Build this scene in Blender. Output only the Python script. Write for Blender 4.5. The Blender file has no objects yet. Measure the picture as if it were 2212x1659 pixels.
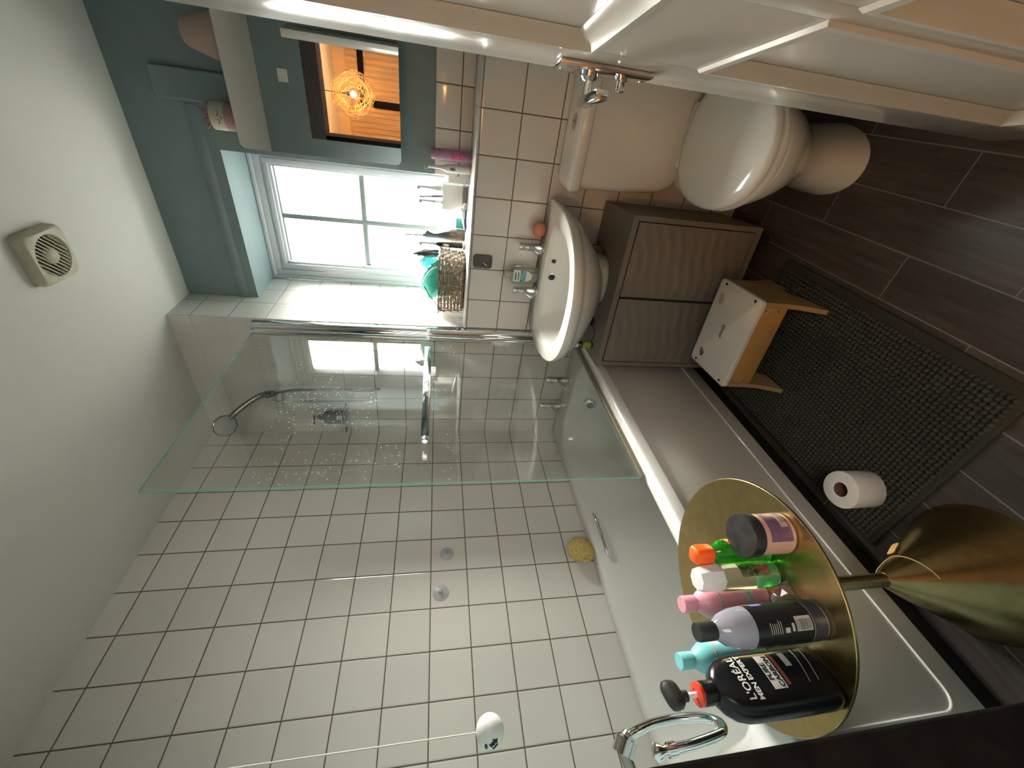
import bpy, bmesh, math, random
from mathutils import Vector, Matrix
random.seed(7)
PI = math.pi
scene = bpy.context.scene
COL = scene.collection

# ---------------------------------------------------------------- camera
cam_d = bpy.data.cameras.new('camera')
cam = bpy.data.objects.new('camera', cam_d); COL.objects.link(cam); scene.camera = cam
cam_d.sensor_fit = 'HORIZONTAL'; cam_d.sensor_width = 36.0
cam_d.lens = 36.0 * 881.685 / 2212.0
cam_d.clip_start = 0.01; cam_d.clip_end = 60
CX = Vector((0.12760245, -0.14145813, -0.98168590))      # image right  (the phone was turned: right of the frame is down)
CY = Vector((-0.79770645, -0.60281119, -0.01682488))     # image down
CF = Vector((-0.58939123, 0.78524408, -0.18976225))      # view direction
cam.matrix_world = Matrix(((CX.x, -CY.x, -CF.x, 1.67474), (CX.y, -CY.y, -CF.y, -1.76532), (CX.z, -CY.z, -CF.z, 1.31394), (0, 0, 0, 1)))

# ---------------------------------------------------------------- daylight and exposure
W = bpy.data.worlds.new('overcast_sky'); scene.world = W; W.use_nodes = True
bg = W.node_tree.nodes['Background']; bg.inputs[1].default_value = 11.0
_n = W.node_tree.nodes; _l = W.node_tree.links
_tc = _n.new('ShaderNodeTexCoord'); _sx = _n.new('ShaderNodeSeparateXYZ'); _cr = _n.new('ShaderNodeValToRGB')   # dull ground, bright cloud
_mr = _n.new('ShaderNodeMapRange'); _mr.inputs[1].default_value = -1.0; _mr.inputs[2].default_value = 1.0
_l.new(_tc.outputs['Generated'], _sx.inputs[0]); _l.new(_sx.outputs['Z'], _mr.inputs[0]); _l.new(_mr.outputs[0], _cr.inputs[0]); _dt = _n.new('ShaderNodeVectorMath'); _dt.operation = 'DOT_PRODUCT'; _dt.inputs[1].default_value = (0.340, 0.843, 0.416)      # sun glowing through thin cloud
_l.new(_tc.outputs['Generated'], _dt.inputs[0]); _lm = _n.new('ShaderNodeMapRange'); _lm.interpolation_type = 'SMOOTHSTEP'
_lm.inputs[1].default_value = 0.80; _lm.inputs[2].default_value = 0.985; _lm.inputs[4].default_value = 2.5; _l.new(_dt.outputs['Value'], _lm.inputs[0])
_ad = _n.new('ShaderNodeVectorMath'); _ad.operation = 'ADD'; _l.new(_cr.outputs[0], _ad.inputs[0]); _sc = _n.new('ShaderNodeVectorMath'); _sc.operation = 'SCALE'; _sc.inputs[0].default_value = (1.0, 0.965, 0.88); _l.new(_lm.outputs[0], _sc.inputs['Scale']); _l.new(_sc.outputs[0], _ad.inputs[1]); _l.new(_ad.outputs[0], bg.inputs[0])
SKY = [(0.0, 0.025), (0.42, 0.03), (0.50, 0.09), (0.585, 0.30), (0.72, 1.25), (0.93, 1.7)]
_e = _cr.color_ramp.elements
for _k, (_p, _v) in enumerate(SKY):
    _q = _e[_k] if _k < 2 else _e.new(_p)
    _q.position = _p; _q.color = (_v, _v*0.975, _v*0.905, 1)
pl = bpy.data.lights.new('window_portal', 'AREA'); pl.shape = 'RECTANGLE'; pl.size = 0.50; pl.size_y = 0.84
pl.cycles.is_portal = True
plo = bpy.data.objects.new('window_portal', pl); COL.objects.link(plo); plo.location = (1.006, 0.55, 1.668)
plo.rotation_euler = (-PI/2, 0, 0)
bulb_l = bpy.data.lights.new('hall_bulb_light', 'POINT'); bulb_l.energy = 170; bulb_l.color = (1.0, 0.47, 0.15); bulb_l.shadow_soft_size = 0.03
bulb_o = bpy.data.objects.new('hall_bulb_light', bulb_l); COL.objects.link(bulb_o); bulb_o.location = (1.345, -3.80, 2.10)
hw = bpy.data.lights.new('added_hall_fill', 'AREA'); hw.shape = 'RECTANGLE'; hw.size = 0.8; hw.size_y = 1.1; hw.energy = 6.5; hw.color = (1.0, 0.95, 0.85)  # added fill lamp, no real source, brightens the left wall and bath
fill_o = bpy.data.objects.new('added_hall_fill', hw); COL.objects.link(fill_o); fill_o.location = (2.44, -2.55, 1.75); fill_o.rotation_euler = (0, PI/2, 0)
vs = scene.view_settings
vs.view_transform = 'Standard'; vs.look = 'None'; vs.gamma = 1.0; vs.use_curve_mapping = False
vs.exposure = 2.55

# ---------------------------------------------------------------- materials
def mat(name, col, rough=0.5, metal=0.0, spec=0.5, trans=0.0, ior=1.45, coat=0.0, noise=None, bump=0.0, bscale=60.0, var=0.0, vscale=8.0, sss=0.0, emit=None, aniso=0.0):
    m = bpy.data.materials.new(name); m.use_nodes = True; nt = m.node_tree; p = nt.nodes['Principled BSDF']
    p.inputs['Base Color'].default_value = (*col, 1); p.inputs['Roughness'].default_value = rough; p.inputs['Metallic'].default_value = metal
    p.inputs['Specular IOR Level'].default_value = spec; p.inputs['Transmission Weight'].default_value = trans; p.inputs['IOR'].default_value = ior
    p.inputs['Coat Weight'].default_value = coat; p.inputs['Coat Roughness'].default_value = 0.08
    if aniso: p.inputs['Anisotropic'].default_value = aniso
    if sss: p.inputs['Subsurface Weight'].default_value = sss; p.inputs['Subsurface Radius'].default_value = (0.01, 0.008, 0.006)
    if emit: p.inputs['Emission Color'].default_value = (*emit[0], 1); p.inputs['Emission Strength'].default_value = emit[1]
    tc = nt.nodes.new('ShaderNodeNewGeometry')
    if var:
        n = nt.nodes.new('ShaderNodeTexNoise'); n.inputs['Scale'].default_value = vscale; n.inputs['Detail'].default_value = 4
        nt.links.new(tc.outputs['Position'], n.inputs['Vector'])
        r = nt.nodes.new('ShaderNodeMapRange'); r.inputs[1].default_value = 0.3; r.inputs[2].default_value = 0.7
        r.inputs[3].default_value = 1 - var; r.inputs[4].default_value = 1 + var; nt.links.new(n.outputs['Fac'], r.inputs[0])
        x = nt.nodes.new('ShaderNodeVectorMath'); x.operation = 'SCALE'; x.inputs[0].default_value = col
        nt.links.new(r.outputs[0], x.inputs['Scale']); nt.links.new(x.outputs[0], p.inputs['Base Color'])
    if bump:
        n = nt.nodes.new('ShaderNodeTexNoise'); n.inputs['Scale'].default_value = bscale; n.inputs['Detail'].default_value = 3
        nt.links.new(tc.outputs['Position'], n.inputs['Vector'])
        b = nt.nodes.new('ShaderNodeBump'); b.inputs['Strength'].default_value = bump; b.inputs['Distance'].default_value = 0.004
        nt.links.new(n.outputs['Fac'], b.inputs['Height']); nt.links.new(b.outputs[0], p.inputs['Normal'])
    return m

def N(nt, t, **kw):
    n = nt.nodes.new(t)
    for k, v in kw.items(): setattr(n, k, v)
    return n
def M(nt, op, a, b=None, c=None, clamp=False):
    n = nt.nodes.new('ShaderNodeMath'); n.operation = op; n.use_clamp = clamp
    for i, v in enumerate((a, b, c)):
        if v is None: continue
        if isinstance(v, (int, float)): n.inputs[i].default_value = v
        else: nt.links.new(v, n.inputs[i])
    return n.outputs[0]

def tile_mat(name, U, offu, offv, t, col, grout, gw=0.0042, V='Z', fade=None, rough=0.12):
    """square glazed wall tiles laid on world axes U (X or Y) and V"""
    m = bpy.data.materials.new(name); m.use_nodes = True; nt = m.node_tree; p = nt.nodes['Principled BSDF']
    g = N(nt, 'ShaderNodeNewGeometry'); s = N(nt, 'ShaderNodeSeparateXYZ'); nt.links.new(g.outputs['Position'], s.inputs[0])
    def dist(sock, off):
        a = M(nt, 'DIVIDE', M(nt, 'SUBTRACT', sock, off), t); f = M(nt, 'FRACT', M(nt, 'ADD', a, 100.0))
        return M(nt, 'MULTIPLY', M(nt, 'SUBTRACT', 0.5, M(nt, 'ABSOLUTE', M(nt, 'SUBTRACT', f, 0.5))), t), M(nt, 'FLOOR', a)
    du, iu = dist(s.outputs[U], offu); dv, iv = dist(s.outputs[V], offv)
    d = M(nt, 'MINIMUM', du, dv)
    mask = N(nt, 'ShaderNodeMapRange'); mask.inputs[1].default_value = gw * 0.35; mask.inputs[2].default_value = gw * 0.65
    nt.links.new(d, mask.inputs[0])                               # 0 in grout, 1 on tile
    wn = N(nt, 'ShaderNodeTexWhiteNoise'); wn.noise_dimensions = '2D'; cb = N(nt, 'ShaderNodeCombineXYZ')
    nt.links.new(iu, cb.inputs[0]); nt.links.new(iv, cb.inputs[1]); nt.links.new(cb.outputs[0], wn.inputs['Vector'])
    tv = N(nt, 'ShaderNodeVectorMath', operation='SCALE'); tv.inputs[0].default_value = col
    nt.links.new(M(nt, 'MULTIPLY_ADD', wn.outputs['Value'], 0.07, 0.965), tv.inputs['Scale'])
    no = N(nt, 'ShaderNodeTexNoise'); no.inputs['Scale'].default_value = 5.0; nt.links.new(g.outputs['Position'], no.inputs['Vector'])
    gs = N(nt, 'ShaderNodeMix', data_type='RGBA'); gs.inputs[6].default_value = (*grout, 1); gs.inputs[7].default_value = (grout[0]*1.7, grout[1]*1.7, grout[2]*1.7, 1)
    nt.links.new(no.outputs['Fac'], gs.inputs[0])
    gsock = gs.outputs[2]
    if fade:                                                      # clean pale grout above the splash zone
        fr = N(nt, 'ShaderNodeMapRange'); fr.inputs[1].default_value = fade[0]; fr.inputs[2].default_value = fade[1]
        nt.links.new(s.outputs['Z'], fr.inputs[0])
        fm = N(nt, 'ShaderNodeMix', data_type='RGBA'); fm.inputs[7].default_value = (col[0]*0.93, col[1]*0.93, col[2]*0.93, 1)
        nt.links.new(fr.outputs[0], fm.inputs[0]); nt.links.new(gsock, fm.inputs[6]); gsock = fm.outputs[2]
    mx = N(nt, 'ShaderNodeMix', data_type='RGBA')
    nt.links.new(mask.outputs[0], mx.inputs[0]); nt.links.new(gsock, mx.inputs[6]); nt.links.new(tv.outputs[0], mx.inputs[7])
    nt.links.new(mx.outputs[2], p.inputs['Base Color'])
    nt.links.new(M(nt, 'MULTIPLY_ADD', mask.outputs[0], rough - 0.8, 0.8), p.inputs['Roughness'])
    # pillowed edges and a slightly uneven glaze
    ed = N(nt, 'ShaderNodeMapRange'); ed.inputs[1].default_value = 0.0; ed.inputs[2].default_value = 0.006; nt.links.new(d, ed.inputs[0])
    n2 = N(nt, 'ShaderNodeTexNoise'); n2.inputs['Scale'].default_value = 14.0; nt.links.new(g.outputs['Position'], n2.inputs['Vector'])
    h = M(nt, 'ADD', ed.outputs[0], M(nt, 'MULTIPLY', n2.outputs['Fac'], 0.16))
    b = N(nt, 'ShaderNodeBump'); b.inputs['Strength'].default_value = 0.5; b.inputs['Distance'].default_value = 0.0022
    nt.links.new(h, b.inputs['Height']); nt.links.new(b.outputs[0], p.inputs['Normal'])
    return m

def floor_mat():
    m = bpy.data.materials.new('wood_look_floor_tiles'); m.use_nodes = True; nt = m.node_tree; p = nt.nodes['Principled BSDF']
    g = N(nt, 'ShaderNodeNewGeometry'); s = N(nt, 'ShaderNodeSeparateXYZ'); nt.links.new(g.outputs['Position'], s.inputs[0])
    wd, L = 0.1303, 0.6
    a = M(nt, 'DIVIDE', M(nt, 'SUBTRACT', s.outputs['X'], 1.036 - wd*20), wd); i = M(nt, 'FLOOR', a); fu = M(nt, 'FRACT', a)
    odd = M(nt, 'FRACT', M(nt, 'MULTIPLY', i, 0.5))               # 0 or 0.5
    yo = M(nt, 'MULTIPLY_ADD', odd, 0.66, -0.80)                  # joint offset of the row
    b_ = M(nt, 'ADD', M(nt, 'DIVIDE', M(nt, 'SUBTRACT', s.outputs['Y'], yo), L), 50.0); fv = M(nt, 'FRACT', b_); j = M(nt, 'FLOOR', b_)
    e = lambda f, w: M(nt, 'MULTIPLY', M(nt, 'SUBTRACT', 0.5, M(nt, 'ABSOLUTE', M(nt, 'SUBTRACT', f, 0.5))), w)
    d = M(nt, 'MINIMUM', e(fu, wd), e(fv, L))
    mk = N(nt, 'ShaderNodeMapRange'); mk.inputs[1].default_value = 0.0012; mk.inputs[2].default_value = 0.0022; nt.links.new(d, mk.inputs[0])
    cb = N(nt, 'ShaderNodeCombineXYZ'); nt.links.new(i, cb.inputs[0]); nt.links.new(j, cb.inputs[1])
    wn = N(nt, 'ShaderNodeTexWhiteNoise'); wn.noise_dimensions = '2D'; nt.links.new(cb.outputs[0], wn.inputs['Vector'])
    mp = N(nt, 'ShaderNodeMapping'); mp.inputs['Scale'].default_value = (60, 5, 1); nt.links.new(g.outputs['Position'], mp.inputs[0])
    ad = N(nt, 'ShaderNodeVectorMath', operation='ADD'); nt.links.new(mp.outputs[0], ad.inputs[0]); nt.links.new(wn.outputs['Color'], ad.inputs[1])
    no = N(nt, 'ShaderNodeTexNoise'); no.inputs['Scale'].default_value = 1.0; no.inputs['Detail'].default_value = 6; nt.links.new(ad.outputs[0], no.inputs['Vector'])
    r = N(nt, 'ShaderNodeValToRGB'); r.color_ramp.elements[0].position = 0.3; r.color_ramp.elements[1].position = 0.75
    r.color_ramp.elements[0].color = (0.040, 0.031, 0.027, 1); r.color_ramp.elements[1].color = (0.085, 0.071, 0.063, 1)
    nt.links.new(no.outputs['Fac'], r.inputs[0])
    sc = N(nt, 'ShaderNodeVectorMath', operation='SCALE'); nt.links.new(r.outputs[0], sc.inputs[0])
    nt.links.new(M(nt, 'MULTIPLY_ADD', wn.outputs['Value'], 0.35, 0.8), sc.inputs['Scale'])
    mx = N(nt, 'ShaderNodeMix', data_type='RGBA'); mx.inputs[6].default_value = (0.20, 0.18, 0.17, 1)
    nt.links.new(mk.outputs[0], mx.inputs[0]); nt.links.new(sc.outputs[0], mx.inputs[7]); nt.links.new(mx.outputs[2], p.inputs['Base Color'])
    p.inputs['Roughness'].default_value = 0.42
    bp = N(nt, 'ShaderNodeBump'); bp.inputs['Strength'].default_value = 0.4; bp.inputs['Distance'].default_value = 0.0015
    nt.links.new(M(nt, 'ADD', mk.outputs[0], M(nt, 'MULTIPLY', no.outputs['Fac'], 0.3)), bp.inputs['Height']); nt.links.new(bp.outputs[0], p.inputs['Normal'])
    return m

def sheet_glass(name, tint, refl=1.0, spots=False, rough=0.0):
    """thin clear glass: what passes straight through plus a Fresnel reflection on each face"""
    m = bpy.data.materials.new(name); m.use_nodes = True; nt = m.node_tree
    for n in list(nt.nodes): nt.nodes.remove(n)
    out = N(nt, 'ShaderNodeOutputMaterial'); tr = N(nt, 'ShaderNodeBsdfTransparent'); tr.inputs[0].default_value = (*tint, 1)
    gl = N(nt, 'ShaderNodeBsdfGlossy'); gl.inputs['Roughness'].default_value = rough
    lw = N(nt, 'ShaderNodeLayerWeight'); lw.inputs[0].default_value = 0.5          # Schlick, the same from both sides
    R_ = M(nt, 'MULTIPLY_ADD', M(nt, 'POWER', lw.outputs['Facing'], 5.0), 0.957, 0.043)
    mx = N(nt, 'ShaderNodeMixShader'); nt.links.new(M(nt, 'MULTIPLY', R_, refl, clamp=True), mx.inputs[0])
    nt.links.new(tr.outputs[0], mx.inputs[1]); nt.links.new(gl.outputs[0], mx.inputs[2])
    last = mx.outputs[0]
    if spots:                                                     # dried water spots and streaks
        g = N(nt, 'ShaderNodeNewGeometry')
        v = N(nt, 'ShaderNodeTexVoronoi'); v.inputs['Scale'].default_value = 105; nt.links.new(g.outputs['Position'], v.inputs['Vector'])
        sep = N(nt, 'ShaderNodeSeparateColor'); nt.links.new(v.outputs['Color'], sep.inputs[0])
        dot = M(nt, 'MULTIPLY', M(nt, 'LESS_THAN', v.outputs['Distance'], 0.22), M(nt, 'GREATER_THAN', sep.outputs[0], 0.88))
        s = N(nt, 'ShaderNodeSeparateXYZ'); nt.links.new(g.outputs['Position'], s.inputs[0])
        n = N(nt, 'ShaderNodeTexNoise'); n.inputs['Scale'].default_value = 4; nt.links.new(g.outputs['Position'], n.inputs['Vector'])
        band = M(nt, 'MULTIPLY', M(nt, 'GREATER_THAN', s.outputs['Z'], 1.22), M(nt, 'LESS_THAN', s.outputs['Z'], 1.85))
        amt = M(nt, 'MULTIPLY', M(nt, 'MULTIPLY', dot, band), M(nt, 'GREATER_THAN', n.outputs['Fac'], 0.48))
        n2 = N(nt, 'ShaderNodeTexNoise'); n2.inputs['Scale'].default_value = 9; n2.inputs['Detail'].default_value = 6; nt.links.new(g.outputs['Position'], n2.inputs['Vector'])
        film = N(nt, 'ShaderNodeMapRange'); film.inputs[1].default_value = 0.45; film.inputs[2].default_value = 0.75; film.inputs[4].default_value = 0.022
        nt.links.new(n2.outputs['Fac'], film.inputs[0])
        df = N(nt, 'ShaderNodeBsdfDiffuse'); df.inputs[0].default_value = (0.85, 0.88, 0.86, 1)
        m2 = N(nt, 'ShaderNodeMixShader'); nt.links.new(M(nt, 'ADD', M(nt, 'MULTIPLY', amt, 0.4), M(nt, 'ADD', film.outputs[0], 0.003)), m2.inputs[0])
        nt.links.new(last, m2.inputs[1]); nt.links.new(df.outputs[0], m2.inputs[2]); last = m2.outputs[0]
    nt.links.new(last, out.inputs[0])
    return m

TW = (0.74, 0.70, 0.655); GR = (0.105, 0.082, 0.060)
T_left = tile_mat('left_wall_tiles', 'Y', -0.10028, 0.11, 0.15, TW, GR)
T_far = tile_mat('far_wall_tiles', 'X', 0.08956, 0.11, 0.15, TW, GR, fade=(1.62, 1.85))
T_rev = tile_mat('reveal_tiles', 'Y', 0.002, 0.11, 0.15, (0.54, 0.535, 0.51), (0.20, 0.19, 0.175))  # same tile as the walls, coloured darker to offset strong window light
T_row = tile_mat('upstand_tiles', 'X', 0.1396, 0.022, 0.15, TW, GR)
T_sill = tile_mat('ledge_tiles', 'X', 0.08956, 0.0, 0.15, (0.52, 0.51, 0.485), (0.20, 0.18, 0.16), V='Y')  # wall tile again, darkened to hold down window glare and its bounce
M_floor = floor_mat()
M_ceil = mat('ceiling_paint', (0.70, 0.685, 0.65), 0.85, bump=0.15, bscale=180)
M_teal = mat('teal_paint', (0.215, 0.282, 0.292), 0.55, bump=0.12, bscale=120, var=0.04)
M_hallw = mat('hall_wall_paint', (0.52, 0.37, 0.21), 0.75)
M_wood_dark = mat('dark_stained_wood', (0.007, 0.0055, 0.005), 0.85, spec=0.08, var=0.4, vscale=30)
M_white_gloss = mat('white_gloss_paint', (0.55, 0.53, 0.48), 0.18, bump=0.06, bscale=40, coat=0.3)
M_upvc = mat('white_window_frame', (0.56, 0.58, 0.61), 0.35)
M_bar = mat('grey_glazing_bar', (0.22, 0.245, 0.24), 0.5)
M_bath = mat('white_bath_acrylic', (0.72, 0.71, 0.68), 0.13, coat=0.4)
M_panel = mat('bath_panel_white', (0.56, 0.53, 0.48), 0.28)
M_black = mat('black_rubber', (0.010, 0.010, 0.010), 0.5)
M_black_pl = mat('black_gloss_plastic', (0.008, 0.008, 0.009), 0.24, spec=0.35)
M_black_mt = mat('black_matt_plastic', (0.020, 0.020, 0.021), 0.45)
M_chrome = mat('chrome', (0.80, 0.80, 0.80), 0.07, metal=1.0)
M_chrome_d = mat('worn_chrome', (0.55, 0.53, 0.50), 0.18, metal=1.0)
M_cer = mat('white_ceramic', (0.77, 0.745, 0.69), 0.09, coat=0.5)
M_seat = mat('white_seat_plastic', (0.78, 0.765, 0.715), 0.14, coat=0.3)
M_dchrome = mat('dark_chrome', (0.20, 0.195, 0.185), 0.16, metal=1.0)
M_glass = sheet_glass('shower_glass', (0.935, 0.95, 0.935), 1.5, spots=True)
M_pane = sheet_glass('window_glass', (0.97, 0.98, 0.98), 1.0)
M_gedge = mat('green_glass_edge', (0.28, 0.62, 0.50), 0.08, trans=0.35)
M_seal = mat('clear_brown_seal', (0.30, 0.26, 0.18), 0.35, trans=0.3)
M_mirror = mat('mirror_silver', (0.90, 0.90, 0.88), 0.0, metal=1.0)
M_brass = mat('brushed_brass', (0.47, 0.365, 0.165), 0.27, metal=1.0, var=0.10, vscale=40, bump=0.05, bscale=220, aniso=0.5)
M_white_pl = mat('white_plastic', (0.75, 0.75, 0.73), 0.3)
M_beige_pl = mat('aged_beige_plastic', (0.53, 0.50, 0.38), 0.45, var=0.10, vscale=60)
M_grey_cab = mat('grey_brown_cabinet', (0.195, 0.168, 0.138), 0.42, var=0.05)
M_pine = mat('pine_board', (0.46, 0.255, 0.085), 0.42, var=0.10, vscale=12)
M_ply = mat('birch_side', (0.36, 0.235, 0.105), 0.5, var=0.10, vscale=12)
M_stool = mat('white_stool_top', (0.66, 0.61, 0.55), 0.38)
M_mat = mat('dark_green_chenille', (0.046, 0.049, 0.036), 0.95, var=0.20, vscale=25)
M_mat2 = mat('mat_binding', (0.032, 0.034, 0.025), 0.9)
M_paper = mat('toilet_tissue', (0.78, 0.75, 0.71), 0.95, bump=0.3, bscale=300)
M_card = mat('brown_card', (0.16, 0.085, 0.05), 0.9)
M_wicker = mat('wicker_cane', (0.34, 0.255, 0.185), 0.45, var=0.40, vscale=70)
M_cloth_g = mat('green_cloth', (0.05, 0.40, 0.31), 0.8, bump=0.4, bscale=60)
M_blue_bag = mat('blue_bag', (0.17, 0.44, 0.58), 0.45)
M_dark_cloth = mat('dark_grey_cloth', (0.05, 0.065, 0.066), 0.8, bump=0.4, bscale=60)
M_string = mat('natural_string', (0.50, 0.38, 0.24), 0.9)
M_tag = mat('tan_tag', (0.62, 0.36, 0.12), 0.7)
M_clear = mat('clear_plastic', (0.88, 0.90, 0.88), 0.06, trans=0.93, ior=1.36)
M_sponge = mat('yellow_sponge', (0.55, 0.40, 0.14), 0.95, bump=1.0, bscale=110, var=0.30, vscale=110)
M_glow_lamp = mat('lit_bulb_glass', (1, 0.8, 0.5), 0.3, emit=((1.0, 0.62, 0.22), 40.0))
M_straw = mat('woven_straw', (0.42, 0.28, 0.13), 0.7)

# ---------------------------------------------------------------- mesh helpers
def new(): return bmesh.new()
def rot_root(o):
    while o.parent: o = o.parent
    return o
def link(name, bm, m, parent=None, world=True, smooth=38, mats=None):
    """one mesh object; vertices come in world coordinates (world=True) or in the thing's own"""
    if parent is not None and world:
        off = rot_root(parent)['_w']; bmesh.ops.translate(bm, verts=bm.verts, vec=-Vector(off))
    loc = None
    if parent is None and world == 'base':
        xs = [v.co.x for v in bm.verts]; ys = [v.co.y for v in bm.verts]; zs = [v.co.z for v in bm.verts]
        loc = Vector(((min(xs)+max(xs))/2, (min(ys)+max(ys))/2, min(zs))); bmesh.ops.translate(bm, verts=bm.verts, vec=-loc)
    me = bpy.data.meshes.new(name)
    for f in bm.faces: f.smooth = smooth > 0
    bm.to_mesh(me); bm.free()
    if smooth > 0: me.set_sharp_from_angle(angle=math.radians(smooth))
    for q in (mats or [m]): me.materials.append(q)
    o = bpy.data.objects.new(name, me); COL.objects.link(o)
    if parent is not None: o.parent = parent
    if loc is not None: o.location = loc
    return o
def tag(o, label, cat, group=None):
    o['label'] = label; o['category'] = cat
    if group: o['group'] = group
    return o
def thing(name, label, cat, loc=(0, 0, 0), rz=0.0, group=None):
    o = bpy.data.objects.new(name, None); COL.objects.link(o); o.location = loc; o.rotation_euler = (0, 0, rz); o.empty_display_size = 0.05
    o['_w'] = tuple(loc); return tag(o, label, cat, group)
def single(name, bm, m, label, cat, group=None, smooth=38):
    return tag(link(name, bm, m, None, 'base', smooth), label, cat, group)
def struct(name, bm, m, smooth=0, parent=None, mats=None):
    o = link(name, bm, m, parent, False, smooth, mats)
    if parent is None: o['kind'] = 'structure'; o['_w'] = (0, 0, 0)
    return o

def box(bm, x0, x1, y0, y1, z0, z1, r=0.0, seg=2):
    vs_ = [bm.verts.new(c) for c in ((x0,y0,z0),(x1,y0,z0),(x1,y1,z0),(x0,y1,z0),(x0,y0,z1),(x1,y0,z1),(x1,y1,z1),(x0,y1,z1))]
    fs = [bm.faces.new([vs_[i] for i in q]) for q in ((0,3,2,1),(4,5,6,7),(0,1,5,4),(1,2,6,5),(2,3,7,6),(3,0,4,7))]
    if r > 0:
        es = list({e for f in fs for e in f.edges})
        bmesh.ops.bevel(bm, geom=es, offset=r, segments=seg, profile=0.5, affect='EDGES')
    return bm
def bx(*a, **k): return box(new(), *a, **k)
def loft(bm, rings, cap0=True, cap1=True, closed=True):
    R_ = [[bm.verts.new(p) for p in r] for r in rings]
    n = len(R_[0])
    for a, b in zip(R_, R_[1:]):
        for i in range(n if closed else n - 1):
            j = (i + 1) % n
            try: bm.faces.new((a[i], a[j], b[j], b[i]))
            except ValueError: pass
    if cap0: bm.faces.new(list(reversed(R_[0])))
    if cap1: bm.faces.new(R_[-1])
    return bm
def rr(x0, x1, y0, y1, r, z, k=6):
    pts = []
    for cx, cy, a0 in ((x1-r, y1-r, 0), (x0+r, y1-r, 90), (x0+r, y0+r, 180), (x1-r, y0+r, 270)):
        for i in range(k + 1):
            a = math.radians(a0 + 90*i/k); pts.append((cx + r*math.cos(a), cy + r*math.sin(a), z))
    return pts
def se(cx, cy, z, a, b, p=2.0, n=32, b2=None, p2=None):
    """superellipse; b2/p2 give the front (negative y) half its own reach and squareness"""
    pts = []
    for i in range(n):
        t = 2*PI*i/n; c, s = math.cos(t), math.sin(t)
        bb, pp = (b2 if (s < 0 and b2 is not None) else b), (p2 if (s < 0 and p2 is not None) else p)
        pts.append((cx + a*math.copysign(abs(c)**(2/pp), c), cy + bb*math.copysign(abs(s)**(2/pp), s), z))
    return pts
def lathe(bm, prof, at=(0, 0, 0), n=32, sx=1.0, sy=1.0, p=2.0):
    rings = [se(at[0], at[1], at[2] + z, max(r, 1e-4)*sx, max(r, 1e-4)*sy, p, n) for r, z in prof]
    return loft(bm, rings)
def lt(prof, at=(0, 0, 0), n=32, sx=1.0, sy=1.0, p=2.0): return lathe(new(), prof, at, n, sx, sy, p)
def tube(bm, pts, rad, n=10, closed=False, flat=1.0):
    pts = [Vector(p) for p in pts]; m = len(pts); up = None; rings = []
    for i, p in enumerate(pts):
        if closed: t = pts[(i+1) % m] - pts[i-1]
        else: t = (pts[min(i+1, m-1)] - pts[max(i-1, 0)])
        t.normalize()
        if up is None:
            up = Vector((0, 0, 1)) if abs(t.z) < 0.9 else Vector((1, 0, 0))
        up = (up - t*up.dot(t)).normalized(); s = t.cross(up)
        r = rad[i] if isinstance(rad, (list, tuple)) else rad
        rings.append([p + up*(r*math.cos(2*PI*k/n)) + s*(r*flat*math.sin(2*PI*k/n)) for k in range(n)])
    if closed: rings.append(rings[0]); return loft(bm, rings, False, False)
    return loft(bm, rings)
def tb(pts, rad, n=10, closed=False, flat=1.0): return tube(new(), pts, rad, n, closed, flat)
def ball(bm, c, r, sx=1, sy=1, sz=1, n=20, m=12):
    rings = []
    for i in range(m + 1):
        th = PI*i/m; q = max(math.sin(th), 0.003)
        rings.append([(c[0] + r*sx*q*math.cos(2*PI*k/n), c[1] + r*sy*q*math.sin(2*PI*k/n), c[2] - r*sz*math.cos(th)) for k in range(n)])
    return loft(bm, rings)
def bend(pts, k=6):
    """smooth a polyline (Catmull-Rom)"""
    P = [Vector(p) for p in pts]; out = []
    for i in range(len(P) - 1):
        p0, p1, p2, p3 = P[max(i-1, 0)], P[i], P[i+1], P[min(i+2, len(P)-1)]
        for j in range(k):
            t = j/k
            out.append(0.5*((2*p1) + (p2-p0)*t + (2*p0-5*p1+4*p2-p3)*t*t + (3*p1-p0-3*p2+p3)*t**3))
    out.append(P[-1]); return out
def cylz(bm, x, y, z0, z1, r, n=24, ch=0.0):
    prof = [(r-ch, z0), (r, z0+ch), (r, z1-ch), (r-ch, z1)] if ch else [(r, z0), (r, z1)]
    return lathe(bm, prof, (x, y, 0), n)
def xform(bm, mtx): bmesh.ops.transform(bm, matrix=mtx, verts=bm.verts); return bm
def align(d, at):
    """matrix turning +Z to direction d and moving to at"""
    return Matrix.Translation(at) @ Vector((0, 0, 1)).rotation_difference(Vector(d).normalized()).to_matrix().to_4x4()
def rodz(bm, a, b, r, n=16): return tube(bm, [a, b], r, n)
def text_bm(s, size, bold=0.0, align_x='CENTER'):
    """flat lettering in the x-z plane as a mesh"""
    c = bpy.data.curves.new('lettering', 'FONT'); c.body = s; c.size = size; c.align_x = align_x; c.align_y = 'CENTER'; c.offset = bold; c.resolution_u = 3
    o = bpy.data.objects.new('lettering', c); COL.objects.link(o)
    dg = bpy.context.evaluated_depsgraph_get(); ev = o.evaluated_get(dg); me = ev.to_mesh()
    bm = new(); bm.from_mesh(me); ev.to_mesh_clear(); bpy.data.objects.remove(o); bpy.data.curves.remove(c)
    bmesh.ops.triangulate(bm, faces=bm.faces)
    bmesh.ops.subdivide_edges(bm, edges=[e for e in bm.edges if e.calc_length() > size*0.35], cuts=1)
    return bm
def wrap(bm, fn):
    for v in bm.verts: v.co = Vector(fn(v.co.x, v.co.y))
    return bm
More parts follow.
